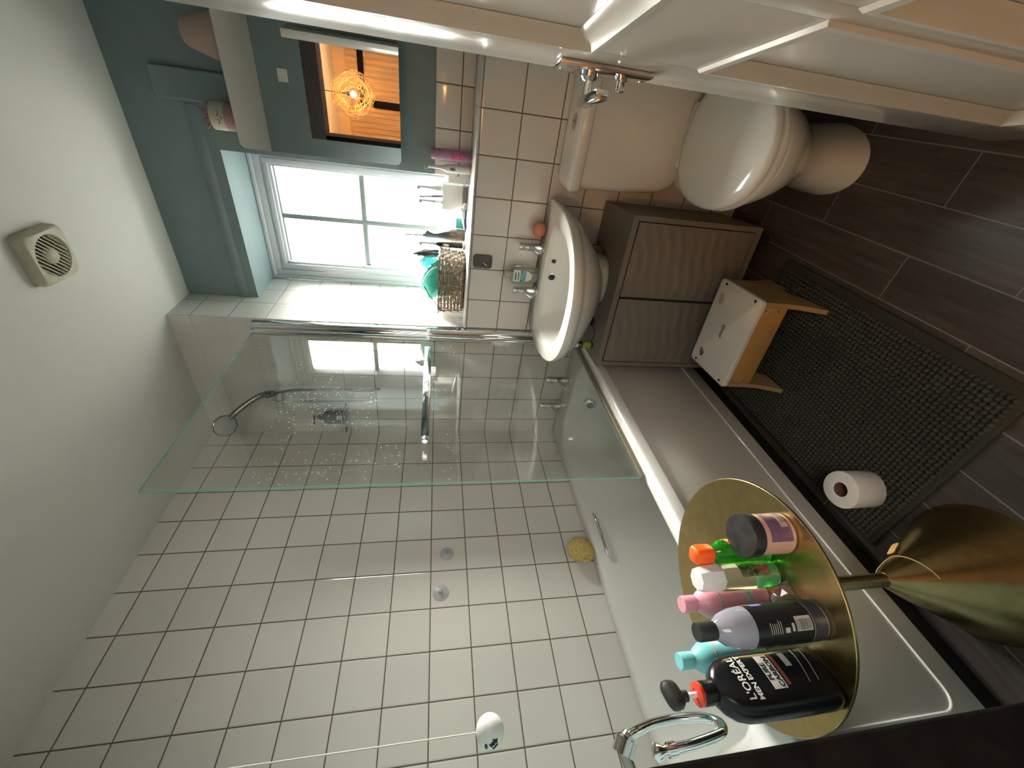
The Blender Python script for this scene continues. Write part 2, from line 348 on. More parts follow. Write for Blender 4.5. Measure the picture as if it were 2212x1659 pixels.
def rect_grid(u0, u1, v0, v1, nu, nv):
    bm = new(); g = [[bm.verts.new((u0+(u1-u0)*i/nu, v0+(v1-v0)*j/nv, 0)) for i in range(nu+1)] for j in range(nv+1)]
    for j in range(nv):
        for i in range(nu): bm.faces.new((g[j][i], g[j][i+1], g[j+1][i+1], g[j+1][i]))
    return bm

# ================================================================ THE ROOM
XR = 2.00; CEIL = 2.445; YB = -1.705; LEDGE = 1.172
struct('floor', bx(-0.1, 2.7, -5.0, 0.7, -0.08, 0.0), M_floor)
struct('ceiling', bx(-0.1, 2.7, -5.0, 0.7, CEIL, CEIL+0.08), M_ceil)
struct('wall_left', bx(-0.12, 0.0, -1.86, 0.7, 0.0, CEIL), T_left)
# far wall: pier beside the window alcove (its side is the tiled reveal) and the low wall under the ledge
bm = new(); box(bm, 0.0, 0.69, 0.0, 0.66, 0.0, CEIL)
bm.normal_update()
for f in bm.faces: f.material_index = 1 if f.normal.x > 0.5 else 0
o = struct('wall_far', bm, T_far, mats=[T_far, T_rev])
struct('wall_far_low', bx(0.69, XR, 0.0, 0.66, 0.0, LEDGE-0.012), T_far)
bm = new()                                                       # ledge with rounded nosing
prof = [(0.66, LEDGE-0.012), (0.0, LEDGE-0.012), (-0.006, LEDGE-0.011), (-0.009, LEDGE-0.007), (-0.008, LEDGE-0.003), (-0.003, LEDGE), (0.66, LEDGE)]
loft(bm, [[(x, y, z) for y, z in prof] for x in (0.6905, XR-0.001)])
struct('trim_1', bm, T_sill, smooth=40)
# alcove wall (teal): right of the window and the bulkhead over it
bm = new(); box(bm, 1.317, XR, 0.21, 0.66, LEDGE+0.001, CEIL)
struct('wall_alcove', bm, M_teal)
struct('wall_alcove_head', bx(0.691, 1.317, 0.21, 0.66, 2.150, CEIL), M_teal)
bm = new(); prof = [(0.2095, 2.236), (0.203, 2.222), (0.202, 2.206), (0.2065, 2.196), (0.2095, 2.190)]   # plaster step line over the window
loft(bm, [[(x, y, z) for y, z in prof] for x in (0.692, 1.46)]); struct('trim_2', bm, M_teal, smooth=50)
bm = bx(1.470, 1.568, 0.194, 0.2095, 2.02, 2.315, r=0.006); struct('trim_3', bm, M_teal)      # boxed-in duct rising behind the cabinet
bm = new(); box(bm, 1.318, XR-0.001, 0.202, 0.2099, LEDGE+0.0005, 1.322, r=0.003); struct('trim_4', bm, T_row, smooth=30)
struct('wall_right', bx(XR, XR+0.1, -1.86, 0.7, 0.0, CEIL), M_teal)
# wall with the doorway, behind the camera
JL, JR, JT = 1.190, 1.905, 2.055
struct('wall_back', bx(0.0, JL-0.03, YB-0.15, YB, 0.0, CEIL), M_teal)
struct('wall_back_head', bx(JL-0.03, JR+0.03, YB-0.15, YB, JT+0.03, CEIL), M_teal)
struct('wall_back_right', bx(JR+0.03, XR, YB-0.15, YB, 0.0, CEIL), M_teal)
bm = new()
box(bm, JL-0.03, JL, YB-0.16, YB+0.004, 0.0, JT, r=0.003); box(bm, JR, JR+0.03, YB-0.16, YB+0.004, 0.0, JT, r=0.003)
struct('trim_5', bm, M_wood_dark)
bm = bx(JL-0.03, JR+0.03, YB-0.16, YB+0.004, JT, JT+0.10, r=0.003); struct('trim_8', bm, mat('brown_frame_head', (0.060, 0.046, 0.045), 0.5, var=0.3, vscale=60))
# hall outside the door
struct('wall_hall_left', bx(0.42, 0.52, -4.9, YB-0.16, 0.0, CEIL), M_hallw)
struct('wall_hall_right', bx(2.45, 2.55, -4.9, YB-0.16, 0.0, CEIL), M_hallw)
struct('wall_hall_end', bx(0.42, 2.55, -4.95, -4.85, 0.0, CEIL), M_hallw)
struct('wall_hall_near', bx(0.42, JL-0.031, YB-0.17, YB-0.151, 0.0, CEIL), M_hallw)
struct('wall_hall_near_right', bx(JR+0.031, 2.55, YB-0.17, YB-0.151, 0.0, CEIL), M_hallw)
bm = new()
for i in range(30): box(bm, 0.54+i*0.064, 0.54+i*0.064+0.05, -4.85, -4.835, 0.0, 2.30, r=0.004, seg=1)
struct('trim_6', bm, mat('hall_streak_strips', (0.42, 0.265, 0.13), 0.5))  # upright strips shaped to stand in for lamplight streaks on the end wall
bm = new(); box(bm, 1.17, 1.25, -4.834, -4.80, 0, 2.08); box(bm, 1.17, 2.30, -4.834, -4.80, 2.08, 2.15); box(bm, 2.22, 2.30, -4.834, -4.80, 0, 2.08)
struct('trim_7', bm, M_wood_dark)

# window
WX0, WX1, WZ0, WZ1 = 0.692, 1.316, LEDGE+0.001, 2.149
win = struct('window_1', box(new(), WX0, WX0+0.001, 0.45, 0.451, WZ0, WZ0+0.001), M_upvc)
def frame(bm, x0, x1, z0, z1, w, y0, y1, r=0.004, wb=None):
    wb = wb or w
    for a in ((x0, x0+w, z0, z1), (x1-w, x1, z0, z1), (x0+w-0.001, x1-w+0.001, z1-w, z1), (x0+w-0.001, x1-w+0.001, z0, z0+wb)):
        box(bm, a[0], a[1], y0, y1, a[2], a[3], r=r)
    return bm
bm = frame(new(), WX0, WX1, WZ0, WZ1, 0.046, 0.452, 0.52); frame(bm, WX0, WX1, WZ0, WZ1, 0.016, 0.440, 0.455, r=0.003)
struct('window_frame', bm, M_upvc, 30, win)
bm = frame(new(), 0.736, 1.276, 1.222, 2.106, 0.046, 0.458, 0.515); frame(bm, 0.748, 1.264, 1.234, 2.094, 0.022, 0.450, 0.462, r=0.003)
struct('sash', bm, M_upvc, 30, win)
struct('pane', bx(0.779, 1.233, 0.492, 0.496, 1.266, 2.063), M_pane, 0, win)
struct('gasket', frame(new(), 0.7785, 1.2335, 1.2655, 2.0635, 0.0055, 0.4815, 0.4915, r=0.0), M_black_mt, 0, win)
bm = new(); box(bm, 0.9945, 1.0185, 0.478, 0.510, 1.267, 2.062, r=0.003); struct('glazing_bar', bm, M_bar, 30, win)
bm = new(); box(bm, 0.780, 1.232, 0.4785, 0.5095, 1.660, 1.683, r=0.003); struct('glazing_bar', bm, M_bar, 30, win)

# ceiling extractor fan
f = thing('extractor_fan', 'square aged beige extractor fan with slanted slats on the ceiling', 'fan', (1.098, -0.408, CEIL-0.034))
cx, cy = 1.098, -0.408
def sq(h, z, p, n=48): return se(cx, cy, z, h, h, p, n)
bm = loft(new(), [sq(0.074, CEIL-0.0005, 9), sq(0.074, CEIL-0.022, 9), sq(0.071, CEIL-0.031, 7), sq(0.068, CEIL-0.034, 5), sq(0.060, CEIL-0.034, 2), sq(0.057, CEIL-0.030, 2), sq(0.056, CEIL-0.004, 2)], False, True)
link('housing', bm, M_beige_pl, f)
bm = new()
for i in range(-5, 6):
    c = i*0.0102; hl = math.sqrt(max(0.0575**2 - c*c, 0.0001))
    b = bx(-hl, hl, -0.0016, 0.0016, -0.006, 0.006); xform(b, Matrix.Translation((cx + c*0.707, cy + c*0.707, CEIL-0.027)) @ Matrix.Rotation(math.radians(135), 4, 'Z') @ Matrix.Rotation(math.radians(38), 4, 'X'))
    me = bpy.data.meshes.new('t'); b.to_mesh(me); b.free(); bm.from_mesh(me); bpy.data.meshes.remove(me)
link('slats', bm, M_beige_pl, f)
bm = ball(new(), (cx, cy, CEIL-0.026), 0.024, 1, 1, 0.5); link('hub', bm, M_beige_pl, f)
bm = new(); cylz(bm, cx, cy, CEIL-0.006, CEIL-0.0045, 0.055); link('dark_shaft', bm, M_black_mt, f)

# ================================================================ BATH
bt = thing('bath', 'white built-in bathtub along the tiled wall', 'bath', (0.35, -0.85, 0.0))
x0, x1, y0, y1 = 0.003, 0.700, -1.700, -0.003; Z = 0.595
rings = [rr(x0, x1, y0, y1, 0.03, 0.552), rr(x0, x1, y0, y1, 0.03, Z-0.010), rr(x0+0.003, x1-0.003, y0+0.003, y1-0.003, 0.03, Z-0.003), rr(x0+0.010, x1-0.010, y0+0.010, y1-0.010, 0.03, Z),
         rr(0.052, 0.648, -1.610, -0.135, 0.14, Z), rr(0.062, 0.638, -1.600, -0.145, 0.14, Z-0.004), rr(0.070, 0.630, -1.590, -0.152, 0.14, Z-0.016),
         rr(0.078, 0.622, -1.570, -0.160, 0.14, 0.50), rr(0.100, 0.600, -1.500, -0.180, 0.13, 0.34), rr(0.118, 0.582, -1.430, -0.200, 0.12, 0.24), rr(0.150, 0.550, -1.370, -0.235, 0.10, 0.200), rr(0.22, 0.48, -1.28, -0.32, 0.08, 0.193)]
link('tub', loft(new(), rings, False, True), M_bath, bt, smooth=60)
p = link('front_panel', bx(0.655, 0.684, -1.700, -0.004, 0.076, 0.551, r=0.003), M_panel, bt)
pts = [(0.6845, -0.02, 0.142), (0.6845, -1.585, 0.142)] + [(0.6845, -1.585-0.045*math.sin(a), 0.187-0.045*math.cos(a)) for a in [PI/2*i/6 for i in range(1, 7)]] + [(0.6845, -1.63, 0.545)]
link('bead', tb(pts, 0.0032, 8), M_bath, p)
link('top_edge', bx(0.6842, 0.689, -1.695, -0.006, 0.541, 0.546, r=0.001), mat('panel_edge', (0.72, 0.66, 0.55), 0.25), p)
link('plinth', bx(0.640, 0.662, -1.700, -0.004, 0.0, 0.0755), M_black, bt)
bm = new(); lathe(bm, [(0.034, 0), (0.034, 0.003), (0.030, 0.006), (0.012, 0.007)], (0, 0, 0)); xform(bm, align((0, -1, 0.1), (0.345, -0.1665, 0.485)))
ov = link('overflow', bm, M_chrome, bt)
bm = new()
for k in range(7):
    a = 2*PI*k/6; r_ = 0.013 if k < 6 else 0
    q = lt([(0.0042, 0), (0.0042, 0.0012)], (r_*math.cos(a), r_*math.sin(a), 0.0068), 10); me = bpy.data.meshes.new('t'); q.to_mesh(me); q.free(); bm.from_mesh(me); bpy.data.meshes.remove(me)
xform(bm, align((0, -1, 0.1), (0.345, -0.1665, 0.485))); link('overflow_holes', bm, M_black, ov)
# chrome grab handles let into the sides of the tub
pts = bend([(0.074, -0.665, 0.545), (0.092, -0.672, 0.558), (0.106, -0.70, 0.562), (0.108, -0.77, 0.562), (0.106, -0.85, 0.562), (0.092, -0.872, 0.558), (0.074, -0.880, 0.545)])
link('grab_handle', tb(pts, 0.0075, 12), M_chrome, bt)
pts = [(0.700-p_.x, p_.y+0.0, p_.z) for p_ in pts]
link('grab_handle', tb(pts, 0.0075, 12), M_chrome, bt)
# pillar taps
def pillar_tap(x, y, z, h, label, sc=1.0, lean=0.0):
    t = thing('pillar_tap', label, 'tap', (x, y, z))
    b = lt([(0.026*sc, 0), (0.026*sc, 0.006), (0.019*sc, 0.008), (0.0185*sc, h-0.004), (0.017*sc, h), (0.008*sc, h+0.0005)], (x, y, z), 28); link('body', b, M_chrome, t)
    zs = z + h*0.52
    b = new(); tube(b, [(x, y-0.012, zs), (x, y-0.045*sc, zs-0.012*sc), (x, y-0.075*sc, zs-0.030*sc)], [0.0115*sc, 0.0105*sc, 0.010*sc], 14); link('spout', b, M_chrome, t)
    b = new(); tube(b, [(x, y-0.014*sc, z+h*0.86), (x, y-0.040*sc, z+h*0.86-0.008)], [0.005*sc, 0.004*sc], 10); ball(b, (x, y-0.043*sc, z+h*0.86-0.009), 0.0055*sc, n=10, m=8); link('lever', b, M_chrome, t)
pillar_tap(0.437, -0.070, 0.5952, 0.128, 'chrome bath tap nearer the cabinet, seen through the shower glass', 1.0)
pillar_tap(0.256, -0.066, 0.5952, 0.128, 'chrome bath tap nearer the tiled left wall, seen through the shower glass', 1.0)

# sponge by the far grip
bm = ball(new(), (0.055, -0.828, 0.656), 0.060, 0.42, 1.0, 1.0, 28, 18)
for v in bm.verts: v.co += Vector((random.uniform(-1, 1), random.uniform(-1, 1), random.uniform(-1, 1)))*0.0018
single('sponge', bm, M_sponge, 'round yellow natural sponge on the bath edge against the tiles', 'sponge')

# shower screen
sc_ = thing('shower_screen', 'fixed clear glass shower screen standing on the bath edge', 'shower screen', (0.65, -0.48, 0.60))
GX0, GX1, GY0, GY1, GZ0, GZ1 = 0.6470, 0.6530, -0.922, -0.022, 0.606, 2.100
bm = rect_grid(0, 1, 0, 1, 1, 1)
for v in bm.verts: v.co = Vector((GX1, GY0 + v.co.x*(GY1-GY0), GZ0 + v.co.y*(GZ1-GZ0)))
b2 = rect_grid(0, 1, 0, 1, 1, 1)
for v in b2.verts: v.co = Vector((GX0, GY1 - v.co.x*(GY1-GY0), GZ0 + v.co.y*(GZ1-GZ0)))
me = bpy.data.meshes.new('t'); b2.to_mesh(me); b2.free(); bm.from_mesh(me); bpy.data.meshes.remove(me)
link('glass_pane', bm, M_glass, sc_, smooth=0)
bm = new(); box(bm, GX0, GX1, GY0-0.0008, GY0-0.0001, GZ0, GZ1); box(bm, GX0, GX1, GY0, GY1, GZ1+0.0001, GZ1+0.0008); link('polished_edge', bm, M_gedge, sc_, smooth=0)
link('seal_strip', bx(0.641, 0.659, GY0, GY1, 0.5955, 0.6115, r=0.002), M_seal, sc_)
bm = new()
box(bm, 0.663, 0.688, -0.030, -0.0008, 0.597, 2.108, r=0.004); box(bm, 0.6605, 0.664, -0.026, -0.0008, 0.598, 2.107)
link('wall_channel', bm, M_chrome, sc_)
bm = new(); box(bm, 0.634, 0.660, -0.050, -0.006, 0.597, 2.112, r=0.005); tube(bm, [(0.647, -0.048, 0.60), (0.647, -0.048, 2.114)], 0.007, 12); link('hinge_profile', bm, M_chrome, sc_)
tr_ = link('towel_bar', bx(0.684, 0.692, -0.755, -0.190, 1.324, 1.352, r=0.002), M_chrome, sc_)
for y in (-0.215, -0.735):
    link('standoff', tb([(0.6535, y, 1.338), (0.684, y, 1.338)], 0.009, 14), M_chrome, tr_)
link('end_knob', tb([(0.688, -0.755, 1.338), (0.688, -0.772, 1.338), (0.688, -0.776, 1.338)], [0.006, 0.011, 0.009], 14), M_chrome, tr_)

# shower on a short riser
sh = thing('shower_set', 'chrome hand shower on a wall rail behind the glass screen', 'shower', (0.256, -0.05, 1.60))
link('rail', tb([(0.256, -0.052, 1.62), (0.256, -0.052, 2.105)], 0.0095, 16), M_chrome, sh)
for z in (1.63, 2.095):
    link('rail_bracket', tb([(0.256, -0.0008, z), (0.256, -0.052, z)], [0.014, 0.012], 16), M_chrome, sh)
bm = new(); tube(bm, [(0.183, -0.058, 2.066), (0.236, -0.058, 2.064)], 0.017, 18); tube(bm, [(0.238, -0.056, 2.064), (0.274, -0.056, 2.062)], 0.020, 18); tube(bm, [(0.276, -0.058, 2.060), (0.330, -0.058, 2.056)], 0.016, 18)
sl = link('slider', bm, M_chrome, sh)
bm = new(); tube(bm, [(0.315, -0.060, 2.058), (0.322, -0.075, 2.085), (0.322, -0.084, 2.108)], [0.012, 0.016, 0.018], 16); link('cradle', bm, M_dchrome, sl)
hd = Vector((0.233, -0.205, 2.262))
bm = new(); tube(bm, bend([(0.322, -0.079, 2.080), (0.321, -0.088, 2.125), (0.300, -0.120, 2.175), (0.268, -0.165, 2.228), (0.243, -0.192, 2.256)]), 0.0135, 16)
hs = link('handset', bm, M_dchrome, sh)
nd = Vector((0.38, -0.52, -0.60)).normalized()
bm = lt([(0.030, -0.016), (0.046, -0.010), (0.050, 0.0), (0.050, 0.012), (0.045, 0.015)], n=32); xform(bm, align(nd, hd)); link('shower_head', bm, M_dchrome, hs)
bm = lt([(0.044, 0.0152), (0.040, 0.018), (0.020, 0.019)], n=32)
for k in range(3):
    for q in range(8 + 6*k):
        a = 2*PI*q/(8+6*k); r_ = 0.013 + 0.0115*k; lathe(bm, [(0.0022, 0.0175), (0.0015, 0.0215)], (r_*math.cos(a), r_*math.sin(a), 0), 6)
xform(bm, align(nd, hd)); link('spray_plate', bm, mat('grey_spray_plate', (0.36, 0.36, 0.33), 0.5), hs)
pts = bend([(0.322, -0.078, 2.078), (0.335, -0.074, 2.03), (0.338, -0.062, 1.95), (0.332, -0.050, 1.80), (0.318, -0.036, 1.68), (0.308, -0.020, 1.61), (0.305, -0.0015, 1.59)])
link('hose', tb(pts, 0.0065, 10), M_dchrome, sh)
# little corner shelf and the bottle on it
shf = thing('corner_shelf', 'small clear shelf in the tiled corner behind the shower screen', 'shelf', (0.15, -0.05, 1.755))
link('shelf_plate', bx(0.085, 0.225, -0.100, -0.0008, 1.757, 1.763, r=0.002), M_clear, shf); link('rail', tb([(0.09, -0.096, 1.775), (0.22, -0.096, 1.775)], 0.0022, 8), M_chrome, shf)
b_ = thing('pump_bottle', 'slim black pump bottle on the corner shelf behind the glass screen', 'bottle', (0.150, -0.050, 1.7635))
link('body', lt([(0.033, 0), (0.036, 0.004), (0.036, 0.086), (0.030, 0.104), (0.014, 0.112), (0.013, 0.118)], (0.150, -0.050, 1.7635), 28), M_black_pl, b_)
bm = new(); lathe(bm, [(0.015, 0.118), (0.015, 0.132), (0.006, 0.134), (0.0045, 0.150), (0.010, 0.152), (0.010, 0.160)], (0.150, -0.050, 1.7635), 18); tube(bm, [(0.150, -0.05, 1.920), (0.126, -0.068, 1.921), (0.120, -0.073, 1.916)], 0.004, 8); link('pump_head', bm, M_black_pl, b_)
bm = rect_grid(-0.4, 0.2, 0.012, 0.040, 8, 1); wrap(bm, lambda u, v: (0.150 + 0.0365*math.sin(u+0.72), -0.050 - 0.0365*math.cos(u+0.72), 1.7635 + v)); link('paper_label', bm, mat('pale_label', (0.62, 0.60, 0.58), 0.5), b_)
for y, z, wd_, g in ((-0.776, 1.243, 0.030, 'nearer the glass screen'), (-0.942, 1.270, 0.032, 'farther from the glass screen')):
    s = thing('suction_cup', 'clear round suction cup on the left wall tiles, the one ' + g, 'suction cup', (0.0005, y, z))
    bm = lt([(wd_*0.95, 0), (wd_, 0.001), (wd_*0.6, 0.006), (0.011, 0.009), (0.010, 0.012), (0.004, 0.013)], n=28); xform(bm, align((1, 0, 0), (0.0006, y, z)))
    link('cup', bm, mat('cloudy_plastic', (0.62, 0.61, 0.64), 0.3, trans=0.2), s)
    bm = lt([(0.007, 0.012), (0.008, 0.016), (0.004, 0.018)], n=14); xform(bm, align((1, 0, 0), (0.0006, y, z))); link('stud', bm, mat('cup_stud', (0.34, 0.34, 0.42), 0.3), s)

# ================================================================ BASIN
BX = 1.028
bs = thing('washbasin', 'white ceramic pedestal washbasin under the window ledge', 'washbasin', (BX, -0.02, 0.0))
def bo(z, k=1.0, kb=None, dy=0.0): return se(BX, -0.17, z, 0.298*k, 0.167 if kb is None else kb, 7.0 if k > 0.9 else 3.0, 64, (0.395*k + dy), 2.25)
def bi(z, a, b, bf, cy=-0.25, p=3.2): return se(BX+0.008, cy, z, a, b, p, 64, bf, 2.2)
rings = [bo(0.655, 0.36, 0.12), bo(0.68, 0.48, 0.135), bo(0.72, 0.66, 0.150), bo(0.765, 0.83, 0.160), bo(0.805, 0.935), bo(0.822, 0.960), bo(0.826, 0.985), bo(0.850, 1.0), bo(0.857, 0.997), bo(0.860, 0.985, 0.165),
         bi(0.8585, 0.228, 0.135, 0.250), bi(0.854, 0.218, 0.126, 0.236), bi(0.835, 0.210, 0.119, 0.224), bi(0.79, 0.190, 0.106, 0.198), bi(0.745, 0.152, 0.085, 0.152), bi(0.722, 0.10, 0.055, 0.09), bi(0.716, 0.03, 0.02, 0.03)]
link('bowl', loft(new(), rings), M_cer, bs, smooth=60)
def pd(z, a, b): return se(BX+0.004, -0.125, z, a, b, 2.4, 40)
link('pedestal', loft(new(), [pd(0.0005, 0.115, 0.112), pd(0.03, 0.105, 0.104), pd(0.12, 0.088, 0.09), pd(0.45, 0.088, 0.092), pd(0.60, 0.100, 0.105), pd(0.66, 0.112, 0.112)]), M_cer, bs, smooth=60)
for dx, z, r, nm in ((0.072, 0.826, 0.009, 'chain_hole'), (0.002, 0.822, 0.0135, 'overflow_hole')):
    bm = lt([(r*1.25, 0), (r*1.25, 0.0015), (r, 0.002), (r*0.9, 0.0005)], n=20); xform(bm, align((0, -1, 0.12), (BX+dx, -0.1375, z))); rg = link(nm, bm, M_chrome_d, bs)
    bm = lt([(r*0.95, 0.0018), (r*0.9, 0.0022)], n=20); xform(bm, align((0, -1, 0.12), (BX+dx, -0.1375, z))); link('dark_opening', bm, M_black, rg)
bm = lt([(0.021, 0), (0.021, 0.002), (0.012, 0.001)], (BX, -0.25, 0.7165), 20); link('waste', bm, M_chrome, bs)
pillar_tap(1.124, -0.052, 0.8592, 0.105, 'chrome basin tap beside the orange soap', 0.88)
pillar_tap(0.924, -0.052, 0.8592, 0.105, 'chrome basin tap nearer the shower screen', 0.88)
bm = ball(new(), (1.196, -0.050, 0.8882), 0.030, 1.05, 0.55, 0.97, 24, 14); single('soap_puck', bm, mat('orange_soap', (0.86, 0.33, 0.20), 0.3, trans=0.3, sss=0.3), 'round translucent orange soap standing on the basin back edge', 'soap')
# hand soap bottle
sb = thing('hand_soap_bottle', 'clear hand soap bottle with a white and blue label between the basin taps', 'bottle', (0.994, -0.040, 0.8602))
def sbo(z, a, b): return se(0.994, -0.040, 0.8602+z, a, b, 2.6, 32)
link('body', loft(new(), [sbo(0, 0.026, 0.014), sbo(0.006, 0.033, 0.019), sbo(0.03, 0.039, 0.022), sbo(0.08, 0.041, 0.022), sbo(0.112, 0.039, 0.021), sbo(0.122, 0.030, 0.017), sbo(0.124, 0.014, 0.012)]), mat('soap_liquid_bottle', (0.78, 0.80, 0.74), 0.07, trans=0.85, ior=1.36), sb)
link('cap', loft(new(), [sbo(0.1245, 0.018, 0.014), sbo(0.146, 0.019, 0.014), sbo(0.152, 0.013, 0.010)]), mat('frosted_cap', (0.66, 0.66, 0.63), 0.25, trans=0.5), sb)
def lab(u, v): return (0.994 + u, -0.040 - 0.0225*max(1-(abs(u)/0.042)**2.6, 0.02)**(1/2.6) - 0.0006, 0.8602 + v)
def labp(u0, u1, v0, v1, nm, c, par, dome=False, lift=0.0):
    bm = rect_grid(u0, u1, v0, v1, 10, 6)
    if dome:
        for v in bm.verts:
            t = (v1 - v.co.y)/(v1 - v0)
            if t > 0.45: v.co.x = (u0+u1)/2 + (v.co.x-(u0+u1)/2)*math.sqrt(max(1-((t-0.45)/0.58)**2, 0.03))
    wrap(bm, lab); bmesh.ops.translate(bm, verts=bm.verts, vec=(0, -lift, 0)); return link(nm, bm, mat(nm+'_ink', c, 0.4), par)
lb = labp(-0.027, 0.027, 0.030, 0.114, 'front_label', (0.66, 0.66, 0.60), sb, True)
labp(-0.0265, 0.0265, 0.056, 0.082, 'blue_band', (0.17, 0.34, 0.42), lb, lift=0.0005)
labp(-0.018, 0.016, 0.100, 0.106, 'brand_script', (0.10, 0.10, 0.08), lb, lift=0.0006); labp(-0.018, 0.018, 0.088, 0.093, 'second_line', (0.16, 0.16, 0.14), lb, lift=0.0006)
for u in (-0.021, 0.021): labp(u-0.005, u+0.005, 0.072, 0.081, 'green_leaf', (0.05, 0.20, 0.14), lb, lift=0.0008)
# small grey holder stuck to the tiles under the ledge
hk = thing('suction_holder', 'small rounded dark grey plate stuck to the tile under the ledge', 'holder', (1.027, -0.001, 1.108))
def hr(dx, dz, y, r): return [(x, y, z) for x, z, _ in [(a, b, 0) for a, b, c in rr(1.027-dx, 1.027+dx, 1.108-dz, 1.108+dz, r, 0)]]
link('plate', loft(new(), [hr(0.030, 0.042, -0.0006, 0.013), hr(0.030, 0.042, -0.006, 0.013), hr(0.026, 0.038, -0.009, 0.011), hr(0.019, 0.030, -0.0085, 0.008), hr(0.017, 0.028, -0.006, 0.007)]), mat('smoky_grey', (0.16, 0.15, 0.13), 0.25, trans=0.3), hk)
link('hook', tb(bend([(1.027, -0.006, 1.108), (1.024, -0.016, 1.104), (1.016, -0.018, 1.092), (1.012, -0.012, 1.085)]), 0.003, 8), M_chrome_d, hk)

# ================================================================ CABINET round the pedestal (local coordinates, turned a little)
cb = thing('vanity_cabinet', 'grey brown two-door cabinet with wavy doors under the washbasin', 'cabinet', (0.7305, -0.357, 0.0), math.radians(4.4))
CWD, CDP, CH = 0.622, 0.302, 0.614; PXl, PYl = 0.319, 0.208
def usl(z0, z1, y0=0.0, r=0.128, x0=0.0, x1=CWD):
    pts = [(x0, y0), (x1, y0), (x1, CDP), (PXl+r, CDP)] + [(PXl + r*math.cos(a), PYl + r*math.sin(a)) for a in [-PI*i/14 for i in range(15)]] + [(PXl-r, CDP), (x0, CDP)]
    bm = new(); lo = [bm.verts.new((x, y, z0)) for x, y in pts]; hi = [bm.verts.new((x, y, z1)) for x, y in pts]; n = len(pts)
    bm.faces.new(list(reversed(lo))); bm.faces.new(hi)
    for i in range(n): bm.faces.new((lo[i], lo[(i+1) % n], hi[(i+1) % n], hi[i]))
    return bm
link('top_board', usl(CH-0.022, CH, -0.004), M_grey_cab, cb, False, 0)
bm = new(); box(bm, 0.0, 0.018, 0.0, CDP, 0.075, CH-0.022); box(bm, CWD-0.018, CWD, 0.0, CDP, 0.075, CH-0.022); box(bm, 0.018, CWD-0.018, 0.0, 0.045, 0.075, 0.098)
link('carcass', bm, M_grey_cab, cb, False, 0)
link('gap_shade_sheet', bx(0.0185, CWD-0.0185, 0.0195, 0.025, 0.0985, CH-0.0225), M_black, cb, False, 0)  # black sheet behind the doors, standing in for shade in the gaps
for a, b, nm in ((0.022, CWD/2-0.005, 'left'), (CWD/2+0.005, CWD-0.022, 'right')):
    nu, nv = 46, 90; zA, zB = 0.103, CH-0.030
    bm = rect_grid(0, 1, 0, 1, nu, nv); ph = 0.0 if nm == 'left' else 1.7
    for v in bm.verts:
        u, w = v.co.x, v.co.y; x = a + (b-a)*u; z = zA + (zB-zA)*w
        s = (z + 0.011*math.sin(x*15 + ph) + 0.006*math.sin(x*37 + z*14 + ph) - 0.16*x)/0.047
        t = s - math.floor(s); h = 0.5 - 0.5*math.cos(2*PI*t**1.25)
        ed = min(u, 1-u, w*1.6, (1-w)*1.6); k = min(ed/0.03, 1.0)
        v.co = Vector((x, 0.001 - 0.0026*h*k*(0.75+0.25*math.sin(x*23+z*31)), z))
    box(bm, a, b, 0.0008, 0.018, zA, zB); link('door', bm, mat('wavy_door_' + nm, (0.200, 0.172, 0.140), 0.36), cb, False, 50)
for x in (0.05, CWD-0.05):
    for y in (0.05, CDP-0.04): link('leg', tb([(x, y, 0.0005), (x, y, 0.0755)], 0.016, 14), M_black_mt, cb, False)
# things on the cabinet top
gb = thing('oil_bottle', 'small dark green bottle with lime label and white cap on the cabinet corner', 'bottle', (0.775, -0.262, CH+0.0005))
gz = CH + 0.0005
link('body', lt([(0.0145, 0), (0.0165, 0.003), (0.0165, 0.055), (0.012, 0.063), (0.0115, 0.066)], (0.775, -0.262, gz), 24), mat('dark_green_glass', (0.01, 0.028, 0.018), 0.1, coat=0.5), gb)
link('label_band', lt([(0.0168, 0.008), (0.0170, 0.0082), (0.0170, 0.047), (0.0168, 0.0472)], (0.775, -0.262, gz), 24), mat('lime_label', (0.28, 0.36, 0.06), 0.4, var=0.35, vscale=90), gb)
cp = link('cap', lt([(0.0125, 0.066), (0.0130, 0.068), (0.0115, 0.090), (0.006, 0.092)], (0.775, -0.262, gz), 20), M_white_pl, gb)
link('dropper', lt([(0.0022, 0.092), (0.0018, 0.126)], (0.775, -0.262, gz), 8), M_black_mt, cp)
pg = thing('basin_plug', 'black rubber plug with a thin cord lying on the cabinet top', 'plug', (0.868, -0.205, CH+0.0005))
link('stopper', lt([(0.016, 0), (0.019, 0.002), (0.019, 0.020), (0.011, 0.026), (0.004, 0.030)], (0.868, -0.205, gz), 20), M_black, pg)
link('cord', tb(bend([(0.868, -0.205, gz+0.029), (0.860, -0.228, gz+0.014), (0.848, -0.250, gz+0.0022), (0.825, -0.262, gz+0.0022), (0.800, -0.258, gz+0.0022)]), 0.0018, 6), M_black, pg)

